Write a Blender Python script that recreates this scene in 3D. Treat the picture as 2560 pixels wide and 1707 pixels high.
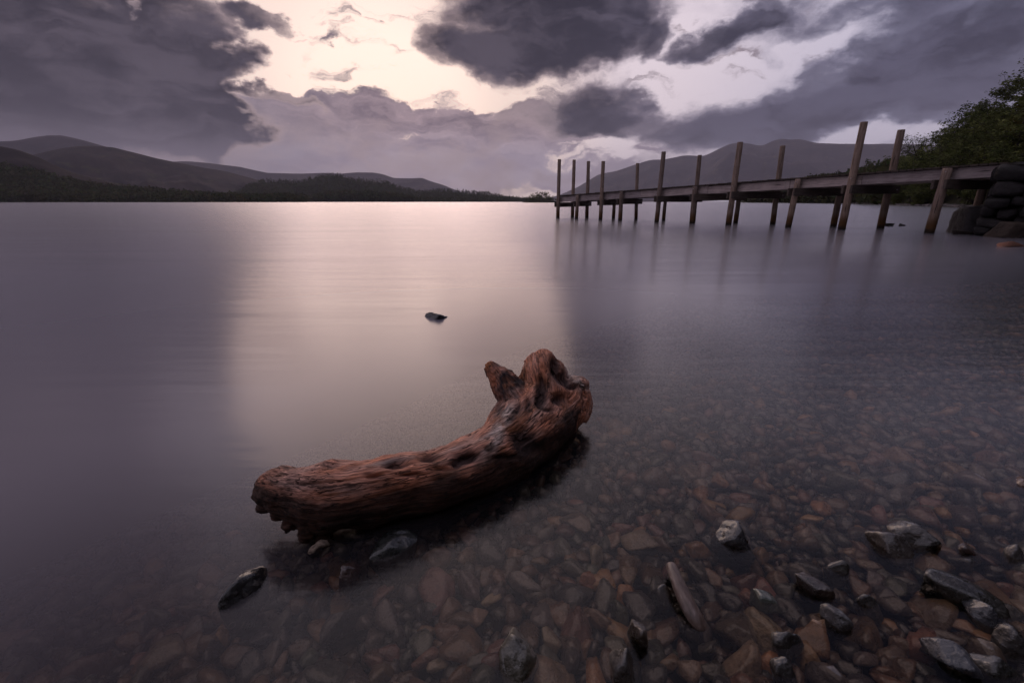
import bpy, bmesh, math, random
import numpy as np
from mathutils import Vector, Matrix

for o in list(bpy.data.objects):
    bpy.data.objects.remove(o)
R = math.radians
rng = np.random.default_rng(7)
scene = bpy.context.scene
COL = scene.collection

# ------------------------------------------------------------------ camera
CAM_H = 0.70
PITCH = math.atan((853.5 - 504.5) / (2560 * 16 / 36))
cam_data = bpy.data.cameras.new('camera')
cam_data.lens = 16.0
cam_data.sensor_width = 36.0
cam_data.clip_start = 0.02
cam_data.clip_end = 60000
camera = bpy.data.objects.new('camera', cam_data)
COL.objects.link(camera)
camera.location = (0, 0, CAM_H)
camera.rotation_euler = (math.pi / 2 - PITCH, 0, 0)
scene.camera = camera

# ------------------------------------------------------------------ picture settings
vs = scene.view_settings
vs.view_transform = 'Standard'
vs.look = 'None'
vs.exposure = 0.0
vs.gamma = 1.0
vs.use_curve_mapping = False
cy = scene.cycles
cy.use_denoising = True
cy.use_adaptive_sampling = True
cy.adaptive_threshold = 0.02
cy.max_bounces = 6
cy.diffuse_bounces = 2
cy.glossy_bounces = 3
cy.transparent_max_bounces = 16
cy.volume_bounces = 0
cy.caustics_reflective = True
cy.caustics_refractive = False
cy.sample_clamp_indirect = 4.0

# measuring helper: picture position (2352 px wide copy of the photo) -> direction in the place
FD = 2352 * 16 / 36
def direction(px, py):
    cx = (px - 1176) / FD
    cz = (784 - py) / FD
    d = np.array([cx, math.cos(PITCH) + cz * math.sin(PITCH), -math.sin(PITCH) + cz * math.cos(PITCH)])
    return d / np.linalg.norm(d)
def azel(px, py):
    d = direction(px, py)
    return math.degrees(math.atan2(d[0], d[1])), math.degrees(math.asin(d[2]))
def spot(px, py, z=0.0):
    d = direction(px, py)
    t = (z - CAM_H) / d[2]
    return np.array([d[0] * t, d[1] * t, z])
def metres(px, py, z=0.0):
    """metres per picture px at the point of height z seen there"""
    p = spot(px, py, z)
    dep = p[1] * math.cos(PITCH) + (CAM_H - z) * math.sin(PITCH)
    return dep / FD

# ------------------------------------------------------------------ node helper
class NT:
    def __init__(self, tree):
        self.t = tree
        tree.nodes.clear()
    def n(self, typ, **kw):
        nd = self.t.nodes.new(typ)
        for k, v in kw.items():
            setattr(nd, k, v)
        return nd
    def link(self, a, b):
        self.t.links.new(a, b)
    def put(self, sock, v):
        if isinstance(v, bpy.types.NodeSocket):
            self.t.links.new(v, sock)
        elif v is not None:
            sock.default_value = v
    def math(self, op, a, b=None, c=None, clamp=False):
        nd = self.n('ShaderNodeMath', operation=op, use_clamp=clamp)
        self.put(nd.inputs[0], a)
        if b is not None: self.put(nd.inputs[1], b)
        if c is not None: self.put(nd.inputs[2], c)
        return nd.outputs[0]
    def noise(self, vec, scale=1.0, detail=4.0, rough=0.55, dist=0.0, dims='3D', lac=2.0):
        nd = self.n('ShaderNodeTexNoise', noise_dimensions=dims)
        self.put(nd.inputs['Vector'], vec)
        nd.inputs['Scale'].default_value = scale
        nd.inputs['Detail'].default_value = detail
        nd.inputs['Roughness'].default_value = rough
        nd.inputs['Distortion'].default_value = dist
        nd.inputs['Lacunarity'].default_value = lac
        return nd
    def ramp(self, fac, stops, interp='LINEAR'):
        nd = self.n('ShaderNodeValToRGB')
        nd.color_ramp.interpolation = interp
        e = nd.color_ramp.elements
        while len(e) < len(stops): e.new(0.5)
        for el, (p, c) in zip(e, stops):
            el.position = p
            el.color = (c, c, c, 1) if isinstance(c, (int, float)) else (*c[:3], 1)
        self.put(nd.inputs[0], fac)
        return nd.outputs[0]
    def mix(self, fac, a, b, blend='MIX'):
        nd = self.n('ShaderNodeMix', data_type='RGBA', blend_type=blend)
        self.put(nd.inputs['Factor'], fac)
        def c(v): return (*v[:3], 1.0) if isinstance(v, (tuple, list)) else v
        self.put(nd.inputs['A'] if False else nd.inputs[6], c(a))
        self.put(nd.inputs[7], c(b))
        return nd.outputs[2]
    def smooth(self, v, lo, hi, a=0.0, b=1.0):
        nd = self.n('ShaderNodeMapRange', interpolation_type='SMOOTHSTEP')
        self.put(nd.inputs[0], v)
        nd.inputs[1].default_value = lo; nd.inputs[2].default_value = hi
        nd.inputs[3].default_value = a; nd.inputs[4].default_value = b
        return nd.outputs[0]
    def lin(self, v, lo, hi, a=0.0, b=1.0):
        nd = self.n('ShaderNodeMapRange', clamp=True)
        self.put(nd.inputs[0], v)
        nd.inputs[1].default_value = lo; nd.inputs[2].default_value = hi
        nd.inputs[3].default_value = a; nd.inputs[4].default_value = b
        return nd.outputs[0]

# ------------------------------------------------------------------ sky
world = bpy.data.worlds.new('World')
scene.world = world
world.use_nodes = True
SUN_AZ, SUN_EL = -13.0, 20.0

def build_sky():
    g = NT(world.node_tree)
    tc = g.n('ShaderNodeTexCoord')
    nrm = g.n('ShaderNodeVectorMath', operation='NORMALIZE')
    g.link(tc.outputs['Generated'], nrm.inputs[0])
    sep = g.n('ShaderNodeSeparateXYZ'); g.link(nrm.outputs[0], sep.inputs[0])
    x, y, z = sep.outputs
    az = g.math('MULTIPLY', g.math('ARCTAN2', x, y), 57.29578)
    el = g.math('MULTIPLY', g.math('ARCSINE', z), 57.29578)
    comb = g.n('ShaderNodeCombineXYZ'); g.link(az, comb.inputs[0]); g.link(el, comb.inputs[1])
    P = comb.outputs[0]
    # broken cloud edges: offset the lookup by two octaves of turbulence
    stretch = g.n('ShaderNodeMapping'); g.link(P, stretch.inputs['Vector'])
    stretch.inputs['Scale'].default_value = (1, 1.7, 1)
    w1 = g.noise(stretch.outputs[0], 0.13, 6.0, 0.56, dims='2D')
    off = g.n('ShaderNodeVectorMath', operation='SUBTRACT'); g.link(w1.outputs['Color'], off.inputs[0])
    off.inputs[1].default_value = (0.5, 0.5, 0.5)
    sc = g.n('ShaderNodeVectorMath', operation='MULTIPLY'); g.link(off.outputs[0], sc.inputs[0])
    sc.inputs[1].default_value = (11.0, 5.5, 0)
    PW = g.n('ShaderNodeVectorMath', operation='ADD'); g.link(P, PW.inputs[0]); g.link(sc.outputs[0], PW.inputs[1])
    PW = PW.outputs[0]

    turned = {}
    def turn(k):
        if k == 0: return PW
        if k not in turned:
            mp = g.n('ShaderNodeVectorRotate', rotation_type='Z_AXIS')
            g.link(PW, mp.inputs['Vector']); mp.inputs['Angle'].default_value = R(-k)
            turned[k] = mp.outputs[0]
        return turned[k]
    def mass(px, py, wx, wy, ang, w):
        """an elliptical cloud bank (or gap) at its place in the sky"""
        if ang is None: return cone(px, py, wx, wy, 0, w)
        a0, e0 = azel(px, py)
        a1, e1 = azel(px + 10, py); a2, e2 = azel(px, py - 10)
        sa = math.hypot(a1 - a0, e1 - e0) / 10; se = math.hypot(a2 - a0, e2 - e0) / 10
        return cone(a0, e0, wx * sa, wy * se, int(round(ang / 10.0)) * 10, w)
    def cone(a0, e0, ra, re, k, w):
        c, s = math.cos(R(k)), math.sin(R(k))
        u0, v0 = a0 * c + e0 * s, -a0 * s + e0 * c
        ma = g.n('ShaderNodeVectorMath', operation='MULTIPLY_ADD')
        g.link(turn(k), ma.inputs[0])
        kx, ky = 1 / ra, 1 / re
        ma.inputs[1].default_value = (kx, ky, 0); ma.inputs[2].default_value = (-u0 * kx, -v0 * ky, 0)
        ln = g.n('ShaderNodeVectorMath', operation='LENGTH'); g.link(ma.outputs[0], ln.inputs[0])
        t = g.math('MULTIPLY_ADD', ln.outputs['Value'], -w, w)
        if w > 0: return g.math('MAXIMUM', g.math('MINIMUM', t, 0.55 * w), 0.0)
        return g.math('MINIMUM', g.math('MAXIMUM', t, 0.55 * w), 0.0)
    def field(lst):
        tot = None
        for q in lst:
            t = mass(*q)
            tot = t if tot is None else g.math('ADD', tot, t)
        return tot
    # heavy banks (+) and the clear openings between them (-)
    banks = field(SKY_BANKS)
    low = field(SKY_LOW)
    n1 = g.noise(stretch.outputs[0], 0.10, 4.0, 0.55, dims='2D')
    n2 = g.noise(stretch.outputs[0], 0.36, 4.0, 0.6, dims='2D')
    n3 = g.noise(PW, 0.55, 5.0, 0.62, dims='2D')
    nA = g.math('SUBTRACT', n1.outputs['Fac'], 0.5)
    nB = g.math('SUBTRACT', n2.outputs['Fac'], 0.5)
    base = g.lin(el, 20, 55, 0.14, 0.10)
    d = g.math('ADD', g.math('ADD', banks, base), g.math('ADD', g.math('MULTIPLY', nA, 0.75), g.math('MULTIPLY_ADD', nB, 0.34, g.math('MULTIPLY', g.math('SUBTRACT', n3.outputs['Fac'], 0.5), 0.34))))
    cover = g.smooth(d, -0.12, 0.54)
    thick = g.smooth(d, 0.10, 0.95)
    # glow of the set sun and the paler blue away from it
    a_s, e_s = R(SUN_AZ - 1.5), R(8)
    dirv = (math.sin(a_s) * math.cos(e_s), math.cos(a_s) * math.cos(e_s), math.sin(e_s))
    dot = g.n('ShaderNodeVectorMath', operation='DOT_PRODUCT'); g.link(nrm.outputs[0], dot.inputs[0]); dot.inputs[1].default_value = dirv
    ca = dot.outputs['Value']
    glow = g.lin(g.math('ARCCOSINE', g.math('MINIMUM', ca, 0.99999)), 0.0, 1.3, 1.0, 0.0)
    clear = g.ramp(glow, [(0.0, (0.36, 0.34, 0.43)), (0.35, (0.46, 0.42, 0.51)), (0.62, (0.62, 0.53, 0.58)), (0.80, (0.80, 0.63, 0.56)), (0.90, (1.00, 0.78, 0.67)), (1.0, (1.06, 0.83, 0.70))], 'EASE')
    nish = g.n('ShaderNodeTexSky', sky_type='NISHITA', sun_disc=False)
    nish.sun_elevation = R(1.5); nish.sun_rotation = R(SUN_AZ)
    nish.dust_density = 3.0
    nsc = g.mix(1.0, nish.outputs[0], (0.10, 0.10, 0.10), 'MULTIPLY')
    clear = g.mix(0.06, clear, nsc)
    # cloud body: lit rim to slate core; the cores are bluer and paler away from the glow
    core = g.mix(g.smooth(az, -5, 38), (0.006, 0.006, 0.012), (0.016, 0.017, 0.034))
    flat = g.n('ShaderNodeVectorMath', operation='MULTIPLY'); g.link(PW, flat.inputs[0]); flat.inputs[1].default_value = (0.14, 0.62, 0)
    nL = g.noise(flat.outputs[0], 1.0, 5.0, 0.6, dims='2D')
    tone = g.math('ADD', g.math('MULTIPLY', n1.outputs['Fac'], 0.55), g.math('MULTIPLY', nL.outputs['Fac'], 0.45))
    corev = g.mix(g.math('MULTIPLY', g.smooth(tone, 0.40, 0.62), 0.85), core, g.mix(g.smooth(az, -5, 38), (0.052, 0.043, 0.058), (0.062, 0.060, 0.098)))
    corev = g.mix(g.math('MULTIPLY', g.smooth(el, 8.0, 2.5), 0.75), corev, g.mix(g.smooth(az, -5, 38), (0.080, 0.068, 0.090), (0.085, 0.085, 0.13)))
    rim = g.mix(g.smooth(az, -5, 40), (0.235, 0.18, 0.20), (0.155, 0.152, 0.225))
    rim = g.mix(g.smooth(glow, 0.62, 0.95, 0.0, 0.6), rim, (0.46, 0.33, 0.30))
    body = g.mix(thick, rim, corev)
    # low, far layer of mauve cloud along the horizon
    dl = g.math('ADD', low, g.math('MULTIPLY', g.math('SUBTRACT', nL.outputs['Fac'], 0.5), 1.3))
    lcov = g.smooth(dl, 0.04, 0.40)
    lcol = g.mix(g.lin(nL.outputs['Fac'], 0.30, 0.66), g.mix(g.smooth(el, 4.0, 9.0), (0.34, 0.28, 0.33), (0.33, 0.24, 0.26)), g.mix(g.smooth(el, 4.0, 9.0), (0.24, 0.19, 0.24), (0.13, 0.095, 0.115)))
    lcol = g.mix(g.smooth(az, -12, -42), lcol, (0.14, 0.125, 0.16))
    col = g.mix(cover, g.mix(lcov, clear, lcol), body)
    # below the horizon: dim land
    col = g.mix(g.smooth(el, -2.0, -6.0), col, (0.05, 0.045, 0.05))
    bg = g.n('ShaderNodeBackground'); g.link(col, bg.inputs[0]); bg.inputs[1].default_value = SKY_STRENGTH
    out = g.n('ShaderNodeOutputWorld'); g.link(bg.outputs[0], out.inputs[0])
    world.cycles.sampling_method = 'MANUAL'
    world.cycles.sample_map_resolution = 512

SKY_STRENGTH = 1.5
# picture x, y, half width, half height, tilt, weight
SKY_BANKS = [
    (150, 150, 620, 250, 0, 1.6), (400, 120, 220, 260, 0, 1.2), (250, 250, 420, 130, 5, 0.9), (490, 285, 190, 75, 10, 1.3),
    (0, 260, 260, 110, 0, 0.9),
    (1180, 60, 330, 150, 0, 1.7), (1050, 130, 150, 80, -20, 0.8), (1330, 70, 300, 110, 10, 1.2), (1250, -60, 420, 130, 0, 1.0),
    (1510, 95, 70, 55, 30, 1.1), (1700, 75, 190, 60, 25, 1.3), (1330, 255, 200, 80, 0, 1.1), (1420, 285, 190, 50, -8, 0.9),
    (1750, 290, 360, 60, 14, 1.0), (1950, 230, 420, 110, 12, 0.8), (2200, 130, 420, 130, 5, 0.7), (2250, 30, 380, 90, 0, 0.7), (1980, 20, 260, 70, 10, 0.8),
    (2150, 250, 300, 90, 0, 0.5), (1680, 240, 200, 60, 20, 0.4),
    (600, 45, 120, 52, -10, 2.5), (728, 128, 40, 66, -10, 2.0), (650, 222, 120, 22, -8, 2.0), (590, 150, 80, 40, 0, 1.7), (830, 45, 50, 30, -10, 0.9),
    # openings
    (760, 110, 250, 170, 0, -1.3), (640, 180, 140, 110, 0, -0.9), (900, 210, 260, 60, 0, -0.9), (1580, 190, 180, 55, 0, -1.1), (1480, 190, 130, 50, 0, -0.7),
    (1340, 350, 250, 40, 0, -0.8), (1800, 160, 240, 45, 22, -0.55), (440, 225, 80, 32, -20, -1.7), (545, 258, 55, 15, 0, -1.5), (290, 5, 40, 18, 0, -1.0), (2000, 320, 240, 25, 0, -0.6),
    (1150, 210, 70, 30, -20, -0.8),
    # the same banks and the same opening carried on above the picture: azimuth, elevation, half sizes in degrees
    (-60, 30, 32, 26, None, 0.8), (-14, 30, 30, 26, None, -1.3), (20, 24, 16, 10, None, -0.5), (50, 50, 42, 24, None, 0.9), (75, 32, 36, 36, None, 0.8),
]
SKY_LOW = [
    (900, 300, 560, 85, -3, 1.2), (780, 262, 330, 45, -4, 1.0), (1050, 290, 330, 50, -4, 0.7), (1000, 390, 470, 75, 0, 1.2), (640, 370, 420, 75, 0, 1.0),
    (250, 340, 420, 50, 0, 0.8), (1320, 408, 200, 36, 0, 0.7), (1340, 318, 90, 16, 0, 0.5), (1600, 380, 250, 60, 0, 0.4),
    (960, 315, 60, 22, 0, -0.9), (540, 258, 40, 14, 0, -0.8),
]
build_sky()

# ------------------------------------------------------------------ sun (already under cloud: weak and broad)
sun_data = bpy.data.lights.new('sun', 'SUN')
sun_data.energy = 0.50
sun_data.angle = R(39)
sun_data.color = (1.0, 0.71, 0.57)
sun = bpy.data.objects.new('sun', sun_data)
COL.objects.link(sun)
sd = Vector((math.sin(R(SUN_AZ)) * math.cos(R(SUN_EL)), math.cos(R(SUN_AZ)) * math.cos(R(SUN_EL)), math.sin(R(SUN_EL))))
sun.rotation_euler = sd.to_track_quat('Z', 'Y').to_euler()

# ------------------------------------------------------------------ mesh and noise helpers
_perm = np.random.default_rng(3).permutation(256)
_perm = np.concatenate([_perm, _perm, _perm])
_grad = np.random.default_rng(4).normal(size=(256, 3))
_grad /= np.linalg.norm(_grad, axis=1)[:, None]
def perlin(p):
    p = np.asarray(p, float)
    i = np.floor(p).astype(int); f = p - i; i &= 255
    u = f * f * f * (f * (f * 6 - 15) + 10)
    res = 0
    for dx in (0, 1):
        for dy in (0, 1):
            for dz in (0, 1):
                h = _perm[_perm[_perm[(i[:, 0] + dx) & 255] + ((i[:, 1] + dy) & 255)] + ((i[:, 2] + dz) & 255)]
                gdot = ((f - np.array([dx, dy, dz])) * _grad[h & 255]).sum(1)
                w = (u[:, 0] if dx else 1 - u[:, 0]) * (u[:, 1] if dy else 1 - u[:, 1]) * (u[:, 2] if dz else 1 - u[:, 2])
                res = res + gdot * w
    return res * 1.5
def fbm(p, octs=4, lac=2.0, gain=0.5):
    p = np.asarray(p, float); a = 1.0; s = 0
    for k in range(octs):
        s = s + a * perlin(p * lac ** k + 17.3 * k); a *= gain
    return s

def mesh_np(name, verts, faces, smooth=False, tint=None):
    me = bpy.data.meshes.new(name)
    verts = np.asarray(verts, np.float32)
    if isinstance(faces, np.ndarray):
        k = faces.shape[1]
        me.vertices.add(len(verts)); me.vertices.foreach_set('co', verts.ravel())
        me.loops.add(faces.size); me.loops.foreach_set('vertex_index', faces.astype(np.int32).ravel())
        me.polygons.add(len(faces))
        me.polygons.foreach_set('loop_start', np.arange(0, faces.size, k, dtype=np.int32))
        me.polygons.foreach_set('loop_total', np.full(len(faces), k, dtype=np.int32))
        me.update(calc_edges=True)
    else:
        me.from_pydata([tuple(v) for v in verts], [], faces); me.update()
    if smooth:
        me.polygons.foreach_set('use_smooth', np.ones(len(me.polygons), dtype=bool))
    if tint is not None:
        tint = np.asarray(tint, np.float32)
        if tint.ndim == 1: tint = np.tile(tint, (len(verts), 1))
        a = me.attributes.new('tint', 'FLOAT_COLOR', 'POINT')
        a.data.foreach_set('color', np.concatenate([tint, np.ones((len(verts), 1), np.float32)], 1).astype(np.float32).ravel())
    return me
def put(name, me, mat=None, parent=None, loc=None):
    o = bpy.data.objects.new(name, me)
    COL.objects.link(o)
    if mat is not None and me is not None and not me.materials: me.materials.append(mat)
    if parent is not None: o.parent = parent
    if loc is not None: o.location = loc
    return o
def tag(o, label=None, cat=None, group=None, kind=None):
    if label: o['label'] = label
    if cat: o['category'] = cat
    if group: o['group'] = group
    if kind: o['kind'] = kind
    return o
def empty(name, loc=(0, 0, 0)):
    o = bpy.data.objects.new(name, None); COL.objects.link(o); o.location = loc
    o.empty_display_size = 0.1
    return o
def grid_faces(nr, nc, wrap=False):
    r = np.arange(nr - 1)[:, None]; c = np.arange(nc if wrap else nc - 1)[None, :]
    c2 = (c + 1) % nc
    return np.stack([r * nc + c, r * nc + c2, (r + 1) * nc + c2, (r + 1) * nc + c], -1).reshape(-1, 4)
def ico(sub):
    bm = bmesh.new(); bmesh.ops.create_icosphere(bm, subdivisions=sub, radius=1)
    v = np.array([x.co[:] for x in bm.verts]); f = np.array([[q.index for q in p.verts] for p in bm.faces]); bm.free()
    return v, f
ICO = {k: ico(k) for k in (1, 2, 3, 4)}
def tube(points, radii, seg=10, cap=True, squash=None):
    """rings swept along a polyline, returned as verts, faces(list)"""
    pts = np.asarray(points, float); n = len(pts)
    tan = np.gradient(pts, axis=0); tan /= np.linalg.norm(tan, axis=1)[:, None]
    up = np.array([0, 0, 1.0]) if abs(tan[0][2]) < 0.9 else np.array([1.0, 0, 0])
    vs_ = []
    a = np.linspace(0, 2 * math.pi, seg, endpoint=False)
    for i in range(n):
        s = np.cross(tan[i], up); s /= np.linalg.norm(s); u = np.cross(s, tan[i])
        r = radii[i]; ru = r * (squash if squash else 1)
        vs_.append(pts[i] + np.outer(np.cos(a), s) * r + np.outer(np.sin(a), u) * ru)
    v = np.concatenate(vs_); f = [list(q) for q in grid_faces(n, seg, True)]
    if cap:
        f.append(list(range(seg))[::-1]); f.append(list(range((n - 1) * seg, n * seg)))
    return v, f
def box_vf(sx, sy, sz):
    v = np.array([[x, y, z] for x in (-.5, .5) for y in (-.5, .5) for z in (-.5, .5)]) * (sx, sy, sz)
    f = [[0, 1, 3, 2], [4, 6, 7, 5], [0, 4, 5, 1], [2, 3, 7, 6], [0, 2, 6, 4], [1, 5, 7, 3]]
    return v, f
def beam_mesh(name, sx, sy, sz, bevel=0.006, wob=0.0, cuts=1, seed=0):
    bm = bmesh.new()
    bmesh.ops.create_cube(bm, size=1)
    for v in bm.verts: v.co = Vector((v.co.x * sx, v.co.y * sy, v.co.z * sz))
    if cuts > 1:
        bmesh.ops.subdivide_edges(bm, edges=[e for e in bm.edges if abs((e.verts[0].co - e.verts[1].co).x) > sx * .5], cuts=cuts)
    if bevel:
        bmesh.ops.bevel(bm, geom=[e for e in bm.edges if e.calc_face_angle(0) > 0.6], offset=bevel, segments=2, affect='EDGES')
    if wob:
        r = random.Random(seed)
        P = np.array([v.co[:] for v in bm.verts])
        dz = perlin(P * 1.7 + r.random() * 50) * wob; dy = perlin(P * 1.7 + 30 + r.random() * 50) * wob
        for v, a, b in zip(bm.verts, dz, dy): v.co.z += a; v.co.y += b
    me = bpy.data.meshes.new(name); bm.to_mesh(me); bm.free()
    return me
def join_vf(lst):
    V = []; F = []; o = 0
    for v, f in lst:
        V.append(v); F += [[i + o for i in q] for q in f]; o += len(v)
    return np.concatenate(V), F

# ------------------------------------------------------------------ materials
def material(name):
    m = bpy.data.materials.new(name); m.use_nodes = True
    return m, NT(m.node_tree)
def finish(g, shader, disp=None):
    o = g.n('ShaderNodeOutputMaterial'); g.link(shader, o.inputs[0])
    return o
def principled(g, color, rough=0.8, spec=0.5, normal=None, coat=0.0, coat_rough=0.1, ior=1.45):
    p = g.n('ShaderNodeBsdfPrincipled')
    g.put(p.inputs['Base Color'], (*color, 1) if isinstance(color, tuple) else color)
    g.put(p.inputs['Roughness'], rough)
    g.put(p.inputs['Specular IOR Level'], spec)
    p.inputs['IOR'].default_value = ior
    g.put(p.inputs['Coat Weight'], coat); p.inputs['Coat Roughness'].default_value = coat_rough; p.inputs['Coat IOR'].default_value = 1.5
    if normal is not None: g.link(normal, p.inputs['Normal'])
    return p.outputs[0]
def bump(g, height, strength=0.5, dist=0.01, normal=None):
    b = g.n('ShaderNodeBump'); g.put(b.inputs['Strength'], strength); b.inputs['Distance'].default_value = dist
    g.link(height, b.inputs['Height'])
    if normal is not None: g.link(normal, b.inputs['Normal'])
    return b.outputs[0]
def position(g):
    return g.n('ShaderNodeNewGeometry').outputs['Position']
def objcoord(g):
    return g.n('ShaderNodeTexCoord').outputs['Object']
def scaled(g, vec, s, rot=(0, 0, 0)):
    m = g.n('ShaderNodeMapping'); g.link(vec, m.inputs['Vector'])
    m.inputs['Scale'].default_value = s if isinstance(s, tuple) else (s, s, s)
    m.inputs['Rotation'].default_value = rot
    return m.outputs[0]
def attr(g, name, out='Color'):
    a = g.n('ShaderNodeAttribute'); a.attribute_name = name
    return a.outputs[out]

# shoreline: s > 0 is metres out into the lake
SH0 = np.array([1.0, 0.36]); SHD = np.array([0.86, 0.51]); SHN = np.array([-0.51, 0.86])
def shore(x, y):
    return (x - SH0[0]) * SHN[0] + (y - SH0[1]) * SHN[1] + 0.4 * np.maximum(-0.1 - x, 0)
def bed_z(x, y):
    x = np.asarray(x, float); y = np.asarray(y, float)
    s = shore(x, y)
    deep = -(0.008 + 0.058 * s + 0.012 * s * s)
    deep = np.where(s > 8, -(1.2 + 0.1 * (s - 8)), deep)
    deep = np.maximum(deep, -3.5)
    land = -0.008 - s * 0.10
    return np.where(s > 0, deep, np.minimum(land, 0.9))

# ------------------------------------------------------------------ lake bed
def make_bed():
    xs = np.concatenate([np.linspace(-400, -8, 30)[:-1], np.linspace(-8, 16, 150), np.linspace(16, 400, 30)[1:]])
    ys = np.concatenate([np.linspace(-60, -3, 12)[:-1], np.linspace(-3, 20, 150), np.linspace(20, 700, 30)[1:]])
    X, Y = np.meshgrid(xs, ys)
    Z = bed_z(X, Y) - 0.028 + 0.008 * fbm(np.stack([X.ravel() * 1.3, Y.ravel() * 1.3, X.ravel() * 0], 1), 3).reshape(X.shape)
    Z = np.where(np.abs(X) + np.abs(Y) > 40, np.minimum(Z, -0.5), Z)
    m, g = material('lake_bed_gravel')
    p = position(g)
    vor = g.n('ShaderNodeTexVoronoi'); g.link(p, vor.inputs['Vector']); vor.inputs['Scale'].default_value = 26
    sep = g.n('ShaderNodeSeparateColor'); g.link(vor.outputs['Color'], sep.inputs[0])
    c = g.ramp(sep.outputs[0], [(0, (0.020, 0.016, 0.013)), (0.4, (0.045, 0.033, 0.024)), (0.7, (0.05, 0.045, 0.04)), (1, (0.085, 0.058, 0.036))])
    c = g.mix(g.smooth(vor.outputs['Distance'], 0.25, 0.6), c, (0.010, 0.008, 0.008))
    finish(g, principled(g, c, 0.9, 0.2, bump(g, vor.outputs['Distance'], 0.8, 0.02)))
    me = mesh_np('lake_bed', np.stack([X.ravel(), Y.ravel(), Z.ravel()], 1), grid_faces(len(ys), len(xs)), True)
    return tag(put('lake_bed', me, m), kind='structure')
make_bed()

# ------------------------------------------------------------------ water
WATER_IOR, WATER_ROUGH = 1.38, 0.19
def make_water():
    m, g = material('lake_water')
    p = position(g)
    sep = g.n('ShaderNodeSeparateXYZ'); g.link(p, sep.inputs[0])
    # faint drawn-out ripples, running across the lake
    r1 = g.noise(scaled(g, p, (1.2, 9.0, 1.0), (0, 0, R(8))), 1.0, 5.0, 0.6)
    r2 = g.noise(scaled(g, p, (0.05, 0.35, 1.0), (0, 0, R(-5))), 1.0, 5.0, 0.6)
    h = g.math('ADD', g.math('MULTIPLY', r1.outputs['Fac'], 0.005), g.math('MULTIPLY', r2.outputs['Fac'], 0.06))
    nrm = bump(g, h, 0.35, 1.0)
    fr = g.n('ShaderNodeFresnel'); fr.inputs['IOR'].default_value = WATER_IOR
    fr2 = fr.outputs[0]
    gl = g.n('ShaderNodeBsdfAnisotropic', distribution='MULTI_GGX')
    gl.inputs['Color'].default_value = (0.97, 0.96, 0.98, 1); gl.inputs['Roughness'].default_value = WATER_ROUGH
    g.link(nrm, gl.inputs['Normal'])
    # clear at the edge, cloudier with depth; diffuse lilac paints in a sky-reflection veil
    dist = g.math('ADD', g.math('MULTIPLY', g.math('SUBTRACT', sep.outputs[0], float(SH0[0])), float(SHN[0])),
                  g.math('MULTIPLY', g.math('SUBTRACT', sep.outputs[1], float(SH0[1])), float(SHN[1])))
    dist = g.math('MULTIPLY_ADD', g.math('MAXIMUM', g.math('SUBTRACT', 0.1, sep.outputs[0]), 0.0), 0.55, dist)
    murk = g.lin(dist, 0.5, 3.2, 0.0, 1.0)
    tr = g.n('ShaderNodeBsdfTransparent')
    g.link(g.mix(murk, (0.90, 0.81, 0.70), (0.33, 0.30, 0.30)), tr.inputs[0])
    df = g.n('ShaderNodeBsdfDiffuse'); df.inputs[0].default_value = (0.205, 0.19, 0.225, 1)
    body = g.n('ShaderNodeMixShader'); g.link(g.smooth(dist, 0.90, 2.7, 0.0, 0.90), body.inputs[0])
    g.link(tr.outputs[0], body.inputs[1]); g.link(df.outputs[0], body.inputs[2])
    mx = g.n('ShaderNodeMixShader'); g.link(fr2, mx.inputs[0]); g.link(body.outputs[0], mx.inputs[1]); g.link(gl.outputs[0], mx.inputs[2])
    finish(g, mx.outputs[0])
    xs = np.concatenate([np.linspace(-12000, -40, 12), np.linspace(-20, 20, 9), np.linspace(40, 12000, 12)])
    ys = np.concatenate([np.linspace(-400, -10, 4), np.linspace(-5, 40, 10), np.linspace(60, 12500, 14)])
    X, Y = np.meshgrid(xs, ys)
    me = mesh_np('water', np.stack([X.ravel(), Y.ravel(), X.ravel() * 0], 1), grid_faces(len(ys), len(xs)), True)
    return tag(put('water', me, m), kind='structure')
make_water()

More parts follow.
